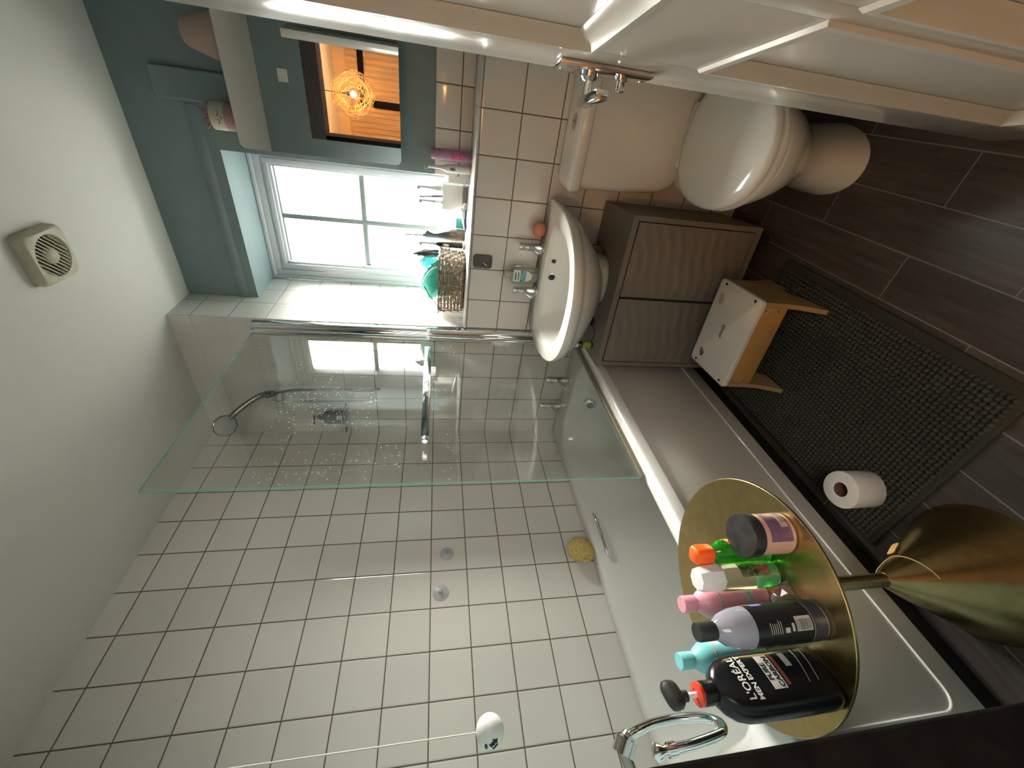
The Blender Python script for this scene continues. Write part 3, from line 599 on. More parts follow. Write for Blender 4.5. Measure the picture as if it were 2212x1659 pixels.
# ================================================================ TOILET
TX = 1.600
tl = thing('toilet', 'white close-coupled toilet beside the cabinet, half behind the door', 'toilet', (TX, -0.30, 0.0))
def eg(z, hw, yb, yf, cyk=0.45, p=2.6): cy_ = yb + (yf-yb)*cyk; return se(TX, cy_, z, hw, yb-cy_, p, 48, cy_-yf, 2.1)
rings = [eg(0.0005, 0.108, -0.15, -0.515, 0.5, 3.0), eg(0.02, 0.106, -0.15, -0.510, 0.5, 3.0), eg(0.10, 0.096, -0.13, -0.485, 0.5, 2.8), eg(0.17, 0.100, -0.10, -0.49, 0.5, 2.8), eg(0.24, 0.130, -0.06, -0.545), eg(0.31, 0.163, -0.03, -0.61), eg(0.375, 0.180, -0.012, -0.652), eg(0.402, 0.182, -0.010, -0.656), eg(0.406, 0.176, -0.014, -0.648)]
link('pan', loft(new(), rings), M_cer, tl, smooth=60)
link('seat', loft(new(), [eg(0.4110, 0.166, -0.185, -0.634), eg(0.4130, 0.182, -0.180, -0.654), eg(0.422, 0.182, -0.180, -0.654), eg(0.4255, 0.174, -0.184, -0.644)]), M_seat, tl, smooth=60)
link('lid', loft(new(), [eg(0.4300, 0.164, -0.190, -0.628), eg(0.4322, 0.182, -0.178, -0.648), eg(0.443, 0.182, -0.178, -0.648), eg(0.450, 0.172, -0.185, -0.636), eg(0.454, 0.145, -0.205, -0.600), eg(0.4550, 0.08, -0.26, -0.50)]), M_seat, tl, smooth=60)
link('seat_buffers', bx(TX-0.12, TX+0.12, -0.30, -0.28, 0.4055, 0.4300), M_seat, tl)
link('hinge_bar', bx(TX-0.105, TX+0.105, -0.1765, -0.146, 0.4065, 0.438, r=0.010, seg=3), M_seat, tl)
def cs(z, hw, yf, r=0.03): return rr(TX-hw, TX+hw, yf, -0.004, r, z)
link('cistern', loft(new(), [cs(0.4068, 0.17, -0.140), cs(0.43, 0.186, -0.150), cs(0.47, 0.200, -0.158), cs(0.62, 0.210, -0.168), cs(0.795, 0.214, -0.174)]), M_cer, tl, smooth=60)
cl = link('cistern_lid', loft(new(), [cs(0.7955, 0.222, -0.184), cs(0.800, 0.226, -0.188), cs(0.826, 0.226, -0.188), cs(0.834, 0.220, -0.182), cs(0.837, 0.206, -0.168), cs(0.8365, 0.08, -0.12, 0.02)]), M_cer, tl, smooth=60)
link('flush_button', lt([(0.020, 0), (0.020, 0.003), (0.017, 0.005), (0.008, 0.0045)], (TX-0.008, -0.105, 0.8362), 24, 1.3), M_chrome_d, tl)

# ================================================================ DOOR (local: x along the door from its free edge, y through it, z up)
DW, DT, DH = 0.84, 0.036, 2.035
dr = struct('door_1', bx(0, 0.001, 0, 0.001, 0.01, 0.011), M_white_gloss)
dr.location = (1.708, -0.800, 0.006); dr.rotation_euler = (0, 0, math.atan2(-0.986, 0.168))
# here +x runs to the hinges; +y points to the wall behind the door, so the room-side face is y = 0 minus
def dslab():
    bm = new(); P = [(0.148, 0.408), (0.452, 0.702)]; Zp = [(0.20, 0.872), (1.060, 1.90)]
    for a, b in ((0, 0.148), (0.408, 0.452), (0.702, DW)): box(bm, a, b, 0, DT, 0, DH, r=0.0025)
    for a, b in P:
        for z0, z1 in ((0, 0.20), (0.872, 1.060), (1.90, DH)): box(bm, a-0.001, b+0.001, 0.0003, DT-0.0003, z0, z1)
        for z0, z1 in Zp: box(bm, a-0.001, b+0.001, 0.013, 0.023, z0-0.001, z1+0.001)
    return bm, P, Zp
bm, P, Zp = dslab(); link('leaf', bm, M_white_gloss, dr, False, 30)
for a, b in P:                                                   # moulded frames round the four sunk panels, room side
    for z0, z1 in Zp:
        bm = new(); st = [(-0.004, 0.0), (0.0, -0.005), (0.010, -0.006), (0.016, -0.001), (0.034, 0.006), (0.042, 0.0125)]
        loft(bm, [[(a+i, y, z0+i), (b-i, y, z0+i), (b-i, y, z1-i), (a+i, y, z1-i)] for i, y in st], False, False); link('panel_moulding', bm, M_white_gloss, dr, False, 25)
hp = link('handle_plate', bx(0.026, 0.084, -0.010, -0.0003, 0.922, 1.100, r=0.004), M_chrome, dr, False)
for z, r, h in ((1.040, 0.012, 0.0), (0.972, 0.010, 0.0)):
    pass
bm = lt([(0.015, 0), (0.016, 0.006), (0.011, 0.012)], n=20); tube(bm, [(0, 0, 0.010), (0, 0, 0.040)], 0.0085, 16); xform(bm, align((0, -1, 0), (0.050, -0.010, 1.034))); hn = link('lever_neck', bm, M_chrome, hp, False)
link('lever', bx(0.030, 0.138, -0.062, -0.046, 1.023, 1.045, r=0.003), M_chrome, hp, False)
bm = lt([(0.012, 0), (0.012, 0.004), (0.008, 0.006), (0.0095, 0.020), (0.006, 0.022)], n=18); xform(bm, align((0, -1, 0), (0.050, -0.010, 0.972))); link('thumb_turn', bm, M_chrome, hp, False)
for z in (0.934, 1.089): bm = lt([(0.004, 0), (0.003, 0.0015)], n=10); xform(bm, align((0, -1, 0), (0.052, -0.010, z))); link('screw', bm, M_chrome_d, hp, False)

# ================================================================ MIRROR CABINET and what stands on it
mc = thing('mirror_cabinet', 'mirror-fronted wall cabinet with rounded corners right of the window', 'cabinet', (1.56, 0.15, 1.455))
MX0, MX1, MZ0, MZ1 = 1.352, 1.752, 1.452, 2.030
link('case', bx(MX0+0.012, MX1-0.004, 0.110, 0.2015, MZ0+0.008, MZ1-0.006, r=0.004), M_teal, mc)
tilt = math.radians(1.0)
def mr(i, y): return [(x, y, z) for x, z, _ in rr(MX0+i, MX1-i, MZ0+i, MZ1-i, 0.022-i, 0, 8)]
def mt(bm):
    for v in bm.verts: v.co.y -= (v.co.z - MZ0)*math.tan(tilt)
    return bm
md = link('mirror_door', mt(loft(new(), [mr(0, 0.1095), mr(0, 0.1055)])), mat('mirror_backing', (0.30, 0.33, 0.32), 0.3), mc)
link('mirror_glass', mt(loft(new(), [mr(0.0006, 0.1053), mr(0.0006, 0.1043)])), M_mirror, md, smooth=0)
ZT = MZ1 - 0.0055
M_blush = mat('blush_ceramic', (0.50, 0.36, 0.30), 0.5, var=0.06)
single('conical_vase', lt([(0.078, 0), (0.080, 0.004), (0.074, 0.030), (0.056, 0.085), (0.046, 0.110), (0.036, 0.122), (0.018, 0.127)], (1.672, 0.152, ZT), 32, 0.9, 0.55), M_blush, 'blush pink rounded cone ornament on the mirror cabinet near the door', 'ornament')
fp = thing('face_pot', 'small pink and cream pot with a sleepy drawn face on the mirror cabinet', 'pot', (1.440, 0.152, ZT))
link('pot_body', lt([(0.042, 0), (0.044, 0.004), (0.045, 0.045)], (1.440, 0.152, ZT), 32), mat('dusty_pink_glaze', (0.46, 0.28, 0.26), 0.45), fp)
link('pot_top', lt([(0.045, 0.0452), (0.0455, 0.092), (0.042, 0.093), (0.041, 0.080)], (1.440, 0.152, ZT), 32), mat('cream_glaze', (0.58, 0.52, 0.44), 0.45), fp)
bm = new()
for sx in (-0.013, 0.013):
    for k in range(5):
        a = PI*(0.1 + 0.8*k/4)
    tube(bm, [(1.440+sx+0.0075*math.cos(PI+PI*q/6), 0.152-0.0462*math.sqrt(1-((sx)/0.05)**2), ZT+0.066+0.006*math.sin(PI+PI*q/6)) for q in range(7)], 0.0010, 5)
tube(bm, [(1.434, 0.1058, ZT+0.054), (1.440, 0.1055, ZT+0.051), (1.446, 0.1058, ZT+0.054)], 0.0010, 5)
link('drawn_face', bm, M_black, fp)
bm = new()
for k in range(34):
    a = random.uniform(0, 2*PI); e = random.uniform(0.15, 1.2); r_ = random.uniform(0.012, 0.022)
    c = (1.440+0.034*math.cos(a)*e/1.2 + 0.0, 0.152+0.034*math.sin(a)*e/1.2, ZT+0.094+random.uniform(0, 0.018))
    q = new(); ball(q, (0, 0, r_*0.5), r_*0.5, 0.36, 0.28, 1.0, 8, 6); xform(q, align((math.cos(a)*e, math.sin(a)*e, 0.75), c)); me = bpy.data.meshes.new('t'); q.to_mesh(me); q.free(); bm.from_mesh(me); bpy.data.meshes.remove(me)
link('succulent_leaves', bm, mat('pink_succulent', (0.36, 0.16, 0.15), 0.55), fp)
bm = bx(1.478, 1.552, YB, YB+0.006, 2.255, 2.318, r=0.002); single('blank_plate', bm, M_white_pl, 'small square white blank plate on the teal wall above the door', 'wall plate')

# ================================================================ HALL LAMP (seen in the mirror)
LX, LY = 1.345, -3.80
hl = thing('pendant_lamp', 'woven straw ball pendant lamp glowing in the hall, seen in the mirror', 'lamp', (LX, LY, CEIL-0.5))
link('ceiling_rose', lt([(0.06, 0), (0.055, 0.016), (0.03, 0.0245)], (LX, LY, CEIL-0.025), 24), M_straw, hl)
link('flex', tb([(LX, LY, CEIL-0.024), (LX, LY, 2.165)], 0.004, 8), M_black_mt, hl)
bm = new()
for k in range(46):
    ax = Vector((random.gauss(0, 1), random.gauss(0, 1), random.gauss(0, 1))).normalized(); u = ax.orthogonal().normalized(); w = ax.cross(u); r_ = random.uniform(0.15, 0.25); of = random.uniform(-0.12, 0.12); q = math.sqrt(max(r_*r_-of*of, 0.001))
    tube(bm, [Vector((LX, LY, 2.10)) + ax*of + (u*math.cos(t) + w*math.sin(t))*q*(1+0.05*math.sin(3*t+k)) for t in [2*PI*j/22 for j in range(22)]], 0.0022, 4, closed=True)
link('woven_shade', bm, M_straw, hl)
bu = link('bulb', ball(new(), (LX, LY, 2.10), 0.028, 1, 1, 1.2), M_glow_lamp, hl); bu.visible_shadow = True
link('bulb_holder', tb([(LX, LY, 2.134), (LX, LY, 2.166)], 0.018, 14), M_black_mt, hl)

# ================================================================ THINGS ON THE LEDGE
Zs = LEDGE + 0.0006
def brush_head(bm, x, y, z, d=1):
    return bm
def electric_brush(x, y, z, h, handle_m, grip_m, label, hh=0.115, r=0.0135, neck_m=None, group=None, ring=None):
    t = thing('electric_toothbrush', label, 'toothbrush', (x, y, z), 0, group)
    link('handle', lt([(r*0.9, 0), (r, 0.003), (r*1.02, hh*0.5), (r*0.92, hh*0.85), (r*0.55, hh)], (x, y, z), 20), handle_m, t)
    bm = new(); tube(bm, [(x, y, z+hh), (x, y, z+hh+0.020), (x, y, z+h-0.004)], [r*0.55, r*0.42, r*0.33], 12); nk = link('neck', bm, neck_m or M_white_pl, t)
    bm = new(); tube(bm, [(x+0.004, y, z+h-0.006), (x-0.010, y-0.003, z+h-0.007)], 0.0072, 14); link('brush_head', bm, mat('grey_bristles', (0.34, 0.37, 0.38), 0.6), nk)
    bm = ball(new(), (x, y-r*0.80, z+hh*0.62), 0.0085, 0.8, 0.45, 2.3, 14, 10); link('grip_button', bm, grip_m, t)
    return t
M_blue_grip = mat('slate_blue_rubber', (0.16, 0.18, 0.32), 0.5); M_blue = mat('royal_blue_plastic', (0.06, 0.08, 0.36), 0.35)
# spray can at the corner of the alcove
sp = thing('spray_can', 'lilac and pink spray can at the right end of the ledge objects', 'can', (1.402, 0.163, Zs))
link('can', lt([(0.020, 0), (0.022, 0.003), (0.022, 0.118), (0.019, 0.126)], (1.402, 0.163, Zs), 28), mat('lilac_can', (0.43, 0.24, 0.42), 0.35, var=0.12, vscale=50), sp)
link('cap', lt([(0.0205, 0.126), (0.0208, 0.160), (0.0185, 0.165)], (1.402, 0.163, Zs), 28), mat('mauve_cap', (0.36, 0.21, 0.33), 0.4), sp)
bm = rect_grid(-0.5, 0.6, 0.022, 0.085, 10, 1); wrap(bm, lambda u, v: (1.402 + 0.0224*math.sin(u), 0.163 - 0.0224*math.cos(u), Zs + v)); link('pink_print', bm, mat('hot_pink_print', (0.52, 0.13, 0.26), 0.4, var=0.4, vscale=120), sp)
electric_brush(1.352, 0.170, Zs, 0.190, M_white_pl, M_blue_grip, 'white electric toothbrush with slate blue grip beside the lilac spray can', 0.118, 0.0165)
dsh = thing('charging_dock', 'white rounded charging dock standing behind the white toothbrush', 'dock', (1.316, 0.235, Zs))
def dk(x, w, i): return [(x, 0.235-w+i, Zs), (x, 0.235+w-i, Zs)]
link('dock_shell', loft(new(), [[(x, y, z) for y, z in ((0.205, Zs), (0.250, Zs), (0.250, Zs+0.085), (0.246, Zs+0.100), (0.236, Zs+0.108), (0.222, Zs+0.104), (0.207, Zs+0.090))] for x in (1.290, 1.322)]), M_white_pl, dsh)
# white holder with brushes
hb = thing('toothbrush_holder', 'white box toothbrush holder on a grey foot in front of the window', 'toothbrush holder', (1.215, 0.300, Zs))
HX0, HX1, HY0, HY1 = 1.160, 1.268, 0.272, 0.330
link('foot', bx(HX0+0.016, HX1-0.004, HY0+0.006, HY1-0.004, Zs, Zs+0.022, r=0.002), mat('grey_foot', (0.27, 0.26, 0.24), 0.5), hb)
bm = new(); z0 = Zs + 0.0222; z1 = Zs + 0.113; w = 0.003
for a in ((HX0, HX1, HY0, HY0+w, z0, z1), (HX0, HX1, HY1-w, HY1, z0, z1), (HX0, HX0+w, HY0+w, HY1-w, z0, z1), (HX1-w, HX1, HY0+w, HY1-w, z0, z1), (HX0+w, HX1-w, HY0+w, HY1-w, z0, z0+w)): box(bm, *a)
link('box_body', bm, mat('white_holder', (0.66, 0.65, 0.62), 0.35), hb, smooth=0)
zb = z0 + w + 0.0004
electric_brush(1.243, 0.300, zb, 0.203, mat('ivory_brush', (0.50, 0.51, 0.46), 0.35), M_white_pl, 'ivory electric toothbrush in the white holder, the end nearer the mirror', 0.128, 0.0135, mat('grey_neck', (0.42, 0.43, 0.43), 0.4))
electric_brush(1.185, 0.300, zb, 0.194, M_white_pl, M_blue, 'white electric toothbrush with royal blue grip in the white holder', 0.120, 0.0115, mat('grey_neck_2', (0.40, 0.41, 0.42), 0.4))
mb = thing('manual_toothbrush', 'purple and teal manual toothbrush in the white holder', 'toothbrush', (1.203, 0.316, zb))
link('shaft', tb(bend([(1.208, 0.318, zb), (1.206, 0.316, zb+0.09), (1.202, 0.314, zb+0.14), (1.199, 0.313, zb+0.192)]), [0.0045]*6+[0.005]*6+[0.003]*7, 10), mat('purple_shaft', (0.13, 0.05, 0.18), 0.4), mb)
link('bristles', bx(1.1955, 1.2035, 0.300, 0.312, zb+0.168, zb+0.192, r=0.002), mat('teal_bristle', (0.22, 0.44, 0.42), 0.7), mb)
wc = thing('small_pot', 'small white lidded pot on the window frame behind the white holder', 'pot', (1.168, 0.400, Zs))
link('pot_body', lt([(0.018, 0), (0.020, 0.003), (0.020, 0.104)], (1.168, 0.395, Zs), 24), M_white_pl, wc); link('lid', lt([(0.0205, 0.1042), (0.0205, 0.128), (0.018, 0.131)], (1.168, 0.395, Zs), 24), mat('grey_lid', (0.52, 0.52, 0.50), 0.4), wc)
# toothpaste leaning along the ledge
tp = thing('toothpaste_tube', 'white and blue toothpaste tube lying on the ledge before the white holder', 'tube', (1.13, 0.225, Zs))
ax0, ax1 = Vector((1.185, 0.215, Zs+0.019)), Vector((1.075, 0.250, Zs+0.0035))
rings = []; d_ = (ax1-ax0).normalized(); sd = d_.cross(Vector((0, 0, 1))).normalized()
for t, w_, h_ in ((0, 0.010, 0.010), (0.03, 0.015, 0.015), (0.35, 0.018, 0.013), (0.8, 0.021, 0.006), (1.0, 0.022, 0.0015)):
    c = ax0.lerp(ax1, t); c.z = Zs + h_*1.02 + (0.0012 if t < 0.02 else 0.0006)
    rings.append([c + sd*(w_*math.cos(2*PI*k/20)) + Vector((0, 0, 1))*(h_*math.sin(2*PI*k/20)) for k in range(20)])
bm = loft(new(), rings)
for f_ in bm.faces:
    f_.material_index = 1 if f_.calc_center_median().z < Zs + 0.0115 else 0
tbm = link('tube_body', bm, None, tp, mats=[M_white_pl, mat('navy_print', (0.05, 0.13, 0.34), 0.35)])
cA = rings[0]; c0 = sum(cA, Vector())/20
link('cap', tb([c0 - d_*0.0004, c0 - d_*0.024], [0.0095, 0.0085], 16), M_white_pl, tp)
single('floss_box', bx(1.060, 1.108, 0.335, 0.350, Zs, Zs+0.045, r=0.003), mat('teal_box', (0.06, 0.36, 0.33), 0.4), 'small teal box standing on the ledge at the window foot', 'box')
# water flosser
wf = thing('water_flosser', 'black water flosser with smoky tank standing before the window', 'water flosser', (1.032, 0.318, Zs))
def wq(z, a, b, dx=0.0): return se(1.032+dx, 0.318, Zs+z, a, b, 2.4, 28)
link('tank', loft(new(), [wq(0, 0.026, 0.024), wq(0.004, 0.029, 0.026), wq(0.05, 0.029, 0.026), wq(0.074, 0.025, 0.023, -0.001)]), mat('smoky_tank', (0.15, 0.12, 0.10), 0.12, trans=0.45), wf)
link('body', loft(new(), [wq(0.0742, 0.0245, 0.0225, -0.001), wq(0.10, 0.020, 0.019, -0.004), wq(0.130, 0.013, 0.014, -0.008), wq(0.150, 0.011, 0.012, -0.010), wq(0.176, 0.017, 0.014, -0.006), wq(0.186, 0.019, 0.013, -0.004), wq(0.194, 0.010, 0.010, -0.010)]), mat('charcoal_plastic', (0.045, 0.048, 0.052), 0.4), wf)
link('nozzle', tb(bend([(1.020, 0.318, Zs+0.193), (1.019, 0.318, Zs+0.215), (1.017, 0.318, Zs+0.250), (1.016, 0.316, Zs+0.282), (1.011, 0.308, Zs+0.292)]), [0.007]*4+[0.0030]*8+[0.0026]*13, 10), mat('charcoal_nozzle', (0.06, 0.06, 0.062), 0.35), wf)
electric_brush(1.008, 0.240, Zs+0.0125, 0.205, M_black_mt, mat('pale_button', (0.62, 0.62, 0.60), 0.4), 'black electric toothbrush on a white base beside the wicker basket', 0.125, 0.0135, mat('pale_neck', (0.50, 0.51, 0.49), 0.4))
single('charger_base', lt([(0.019, 0), (0.020, 0.002), (0.019, 0.011), (0.016, 0.012)], (1.008, 0.240, Zs), 24), M_white_pl, 'white round charger base under the black toothbrush', 'charger')
single('tan_box', bx(0.945, 0.985, 0.385, 0.420, Zs, Zs+0.098, r=0.003), mat('tan_card', (0.55, 0.40, 0.27), 0.6), 'tan carton behind the wicker basket at the window foot', 'box')
# wicker basket
wb = thing('wicker_basket', 'woven wicker basket holding bags on the ledge by the tiled reveal', 'basket', (0.86, 0.18, Zs))
QX0, QX1, QY0, QY1 = 0.712, 0.985, 0.095, 0.270; H = 0.118
def path(n, i, z, flare=0.0):
    base = rr(QX0-flare+i, QX1+flare-i, QY0-flare*0.4+i, QY1+flare-i, 0.035, z, 8); P_ = [Vector(q) for q in base]; L_ = [0.0]
    for a, b in zip(P_, P_[1:] + P_[:1]): L_.append(L_[-1] + (b-a).length)
    out = []
    for k in range(n):
        s_ = L_[-1]*k/n; j = max(q for q in range(len(P_)) if L_[q] <= s_ + 1e-9); a, b = P_[j], P_[(j+1) % len(P_)]; seg = L_[j+1]-L_[j]
        out.append(a.lerp(b, (s_-L_[j])/seg if seg > 1e-9 else 0))
    return out
NS = 34; bm = new(); cen = Vector(((QX0+QX1)/2, (QY0+QY1)/2, 0))
def outw(p, d):
    v = Vector((p.x-cen.x, (p.y-cen.y)*1.5, 0)).normalized(); return p + v*d
for row in range(7):
    z = Zs + 0.008 + row*0.0164; pts = path(NS*4, 0.006, z, 0.010*row/7)
    for lay in (0, 1):
        tube(bm, [outw(p, 0.0052*math.sin(PI*k/4 + PI*(row % 2))) + Vector((random.uniform(-.0006, .0006), 0, 0.0062*lay + random.uniform(-.0007, .0007))) for k, p in enumerate(pts)], 0.0034, 5, closed=True)
for p in path(NS, 0.006, Zs, 0.0): tube(bm, [p + Vector((0, 0, 0.001)), outw(p, 0.009) + Vector((0, 0, H))], 0.0026, 5)
bd = link('weave', bm, M_wicker, wb)
bm = new()
for s_ in (0, PI/2, PI):
    tube(bm, [outw(p, 0.002+0.0035*math.cos(k*0.55+s_*2)) + Vector((0, 0, 0.0035*math.sin(k*0.55+s_*2))) for k, p in enumerate(path(NS*4, 0.004, Zs+H+0.004, 0.011))], 0.0034, 5, closed=True)
link('braided_rim', bm, M_wicker, wb)
bm = new(); loft(bm, [rr(QX0+0.012, QX1-0.012, QY0+0.012, QY1-0.012, 0.03, Zs+0.002), rr(QX0+0.012, QX1-0.012, QY0+0.012, QY1-0.012, 0.03, Zs+0.008)]); link('base_board', bm, mat('dark_cane', (0.10, 0.075, 0.055), 0.7), wb)
def rag(name, c, rx, ry, rz, m, label, cat, seed, amp=0.25, top=None):
    rnd = random.Random(seed); bm = ball(new(), (0, 0, 0), 1.0, n=36, m=22); ph = [(rnd.uniform(1, 4), rnd.uniform(1, 4), rnd.uniform(1, 4), rnd.uniform(0, 6)) for _ in range(7)]
    for v in bm.verts:
        k = 1 + amp*sum(math.sin(a*v.co.x*2 + b*v.co.y*2 + d*v.co.z*2 + e) for a, b, d, e in ph)/4
        q = v.co*k
        if top: q = top(q)
        v.co = Vector((c[0] + q.x*rx, c[1] + q.y*ry, c[2] + q.z*rz))
    return bm
bm = rag('x', (0.862, 0.175, Zs+0.122), 0.090, 0.060, 0.085, None, '', '', 3, 0.22, lambda q: Vector((q.x - 0.25*max(q.z, 0), q.y, q.z if q.z > 0 else q.z*0.9)))
gbag = thing('green_pouch', 'crumpled emerald green drawstring pouch heaped in the wicker basket', 'bag', (0.862, 0.175, Zs+0.03))
link('pouch', bm, M_cloth_g, gbag); link('white_trim', tb(bend([(0.935, 0.130, Zs+0.135), (0.918, 0.116, Zs+0.165), (0.880, 0.112, Zs+0.188), (0.842, 0.116, Zs+0.196), (0.800, 0.128, Zs+0.180)]), 0.0030, 6), mat('white_trim', (0.70, 0.76, 0.72), 0.6), gbag)
link('drawstring', tb(bend([(0.842, 0.113, Zs+0.190), (0.80, 0.100, Zs+0.165), (0.765, 0.088, Zs+0.132), (0.742, 0.082, Zs+0.118), (0.730, 0.079, Zs+0.095)]), 0.0022, 6), M_dark_cloth, gbag)
bm = rag('x', (0.905, 0.268, Zs+0.170), 0.036, 0.026, 0.046, None, '', '', 9, 0.25); single('blue_wrapper', bm, M_blue_bag, 'crumpled blue wrapper behind the green pouch in the basket', 'wrapper')
bm = rag('x', (0.972, 0.205, Zs+0.170), 0.016, 0.026, 0.066, None, '', '', 12, 0.22, lambda q: Vector((q.x - 0.5*max(q.z, 0)**2, q.y, q.z)))
single('dark_pouch', bm, M_dark_cloth, 'dark grey pouch poking out of the basket corner before the window', 'bag')
bm = new(); tube(bm, bend([(0.800, 0.0905, Zs+0.122), (0.805, 0.080, Zs+0.112), (0.812, 0.0795, Zs+0.088), (0.818, 0.0795, Zs+0.060)]), [0.010]*19, 6, flat=0.25); single('grey_strap', bm, mat('pale_strap', (0.42, 0.42, 0.40), 0.6), 'pale grey strap with dark end hanging over the basket front', 'strap')

# ================================================================ STOOL (local)
st = thing('step_stool', 'child step stool with white top and pine front on the bath mat', 'stool', (1.028, -0.560, 0.026), math.radians(3.4))
SW, SD, SH = 0.342, 0.236, 0.226
top = link('stool_top', loft(new(), [rr(-SW/2, SW/2, -SD/2, SD/2, 0.016, SH-0.014), rr(-SW/2, SW/2, -SD/2, SD/2, 0.016, SH-0.0015), rr(-SW/2+0.0015, SW/2-0.0015, -SD/2+0.0015, SD/2-0.0015, 0.016, SH)]), M_stool, st, False)
for sx in (-1, 1):
    x = sx*(SW/2-0.012); bm = new()
    pr = [(-SD/2+0.004, SH-0.0142), (-SD/2+0.002, 0.13), (-SD/2-0.004, 0.085), (-SD/2-0.018, 0.045), (-SD/2-0.034, 0.0), (-0.05, 0.0), (-0.03, 0.03), (0.03, 0.03), (0.05, 0.0), (SD/2+0.030, 0.0), (SD/2+0.015, 0.045), (SD/2, 0.09), (SD/2-0.004, SH-0.0142)]
    loft(bm, [[(x-0.008, y, z) for y, z in pr], [(x+0.008, y, z) for y, z in pr]]); link('side_panel', bm, M_ply, st, False, 25)
fb = link('front_board', bx(-SW/2+0.021, SW/2-0.021, -SD/2+0.003, -SD/2+0.019, 0.118, SH-0.0145, r=0.002), M_pine, st, False)
M_plug = mat('wood_plug', (0.20, 0.10, 0.035), 0.5)
M_screw = mat('dark_screw', (0.03, 0.022, 0.018), 0.4, metal=0.5)
for x in (-SW/2+0.032, SW/2-0.032):
    for z in (0.150, 0.198): q = lt([(0.0045, 0), (0.0038, 0.0008)], n=12); xform(q, align((0, -1, 0), (x, -SD/2+0.003, z))); link('screw', q, M_plug, fb, False)
for x in (-SW/2+0.013, SW/2-0.013):
    for y in (-SD/2+0.035, SD/2-0.035): link('screw', lt([(0.0058, SH), (0.0050, SH+0.0006), (0.002, SH+0.0003)], (x, y, 0), 14), M_screw, top, False)
def blot(cx_, cy_, w_, h_, seed, c, nm, rz):
    rnd = random.Random(seed); n = 26; pts = [(w_*math.cos(2*PI*k/n)*rnd.uniform(0.72, 1.1), h_*math.sin(2*PI*k/n)*rnd.uniform(0.72, 1.1)) for k in range(n)]
    cr_, sr_ = math.cos(rz), math.sin(rz); P_ = [(cx_ + x*cr_ - y*sr_, cy_ + x*sr_ + y*cr_) for x, y in pts]
    bm = loft(new(), [[(x, y, SH+0.0001) for x, y in P_], [(x, y, SH+0.0005) for x, y in P_]]); link(nm, bm, mat(nm + '_mark', c, 0.6, var=0.45, vscale=140), top, False, 0)
blot(0.100, 0.078, 0.026, 0.014, 1, (0.33, 0.29, 0.26), 'grey_patch', 0.25); blot(-0.118, 0.068, 0.019, 0.014, 5, (0.22, 0.13, 0.11), 'worn_sticker', 0.5)
bm = new()
for k in range(9):
    x = -0.022 + k*0.0055; tube(bm, [(x, 0.000+random.uniform(-.003, .003), SH+0.0005), (x+0.003, 0.009, SH+0.0005), (x+0.0045, 0.016+random.uniform(-.003, .003), SH+0.0005)], 0.0011, 5)
tube(bm, [(-0.024, 0.006, SH+0.0005), (0.028, 0.011, SH+0.0005)], 0.0010, 5); link('scribble', bm, mat('brown_scribble', (0.16, 0.10, 0.085), 0.7), top, False)

# ================================================================ BATH MAT
bmx0, bmx1, bmy0, bmy1 = 0.700, 1.278, -1.245, -0.420
mtg = thing('bath_mat', 'dark green bobbly chenille bath mat on the floor beside the bath', 'bath mat', (0.99, -0.83, 0.0))
link('backing', loft(new(), [rr(bmx0, bmx1, bmy0, bmy1, 0.012, 0.0005), rr(bmx0, bmx1, bmy0, bmy1, 0.012, 0.010), rr(bmx0+0.006, bmx1-0.006, bmy0+0.006, bmy1-0.006, 0.012, 0.014)]), M_mat2, mtg)
vl, fl = [], []; st_ = 0.0142; rows = int((bmy1-bmy0-0.03)/st_); cols = int((bmx1-bmx0-0.03)/st_); K = 6
for j in range(rows):
    for i in range(cols):
        x = bmx0+0.019 + i*st_ + random.uniform(-.0012, .0012); y = bmy0+0.019 + j*st_ + random.uniform(-.0012, .0012); r_ = random.uniform(0.0066, 0.0078); h = random.uniform(0.009, 0.012); b0 = len(vl)
        for rr_, zz in ((1.0, 0.0), (0.95, 0.5), (0.55, 0.9)):
            for k in range(K): vl.append((x + r_*rr_*math.cos(2*PI*k/K), y + r_*rr_*math.sin(2*PI*k/K), 0.0135 + h*zz))
        vl.append((x, y, 0.0135+h))
        for q in range(2):
            for k in range(K): fl.append((b0+q*K+k, b0+q*K+(k+1) % K, b0+(q+1)*K+(k+1) % K, b0+(q+1)*K+k))
        for k in range(K): fl.append((b0+2*K+k, b0+2*K+(k+1) % K, b0+3*K))
me = bpy.data.meshes.new('t'); me.from_pydata(vl, [], fl); bm = new(); bm.from_mesh(me); bpy.data.meshes.remove(me)
link('bobbles', bm, M_mat, mtg, smooth=80)

# toilet roll standing on the mat
rl = thing('toilet_roll', 'white toilet roll standing on end on the green bath mat', 'toilet roll', (0.838, -1.143, 0.0265))
bm = new(); zz = 0.0265; R_ = 0.054; rings = []
for r_, z in ((0.021, 0.002), (R_-0.002, 0.0), (R_, 0.002), (R_, 0.098), (R_-0.0025, 0.100), (0.021, 0.099)):
    rings.append([((r_*(1 + (0.012*math.sin(3*a+1) if r_ > 0.03 else 0)))*math.cos(a) + 0.838, (r_*(1 + (0.012*math.sin(3*a+1) if r_ > 0.03 else 0)))*math.sin(a) - 1.143, zz+z) for a in [2*PI*k/48 for k in range(48)]])
loft(bm, rings, False, False); link('paper', bm, M_paper, rl, smooth=50)
bm = new(); loft(bm, [se(0.838, -1.143, zz+0.0985, 0.0208, 0.0208), se(0.838, -1.143, zz+0.002, 0.0208, 0.0208), se(0.838, -1.143, zz+0.0015, 0.002, 0.002)], False, True); link('card_core', bm, M_card, rl)
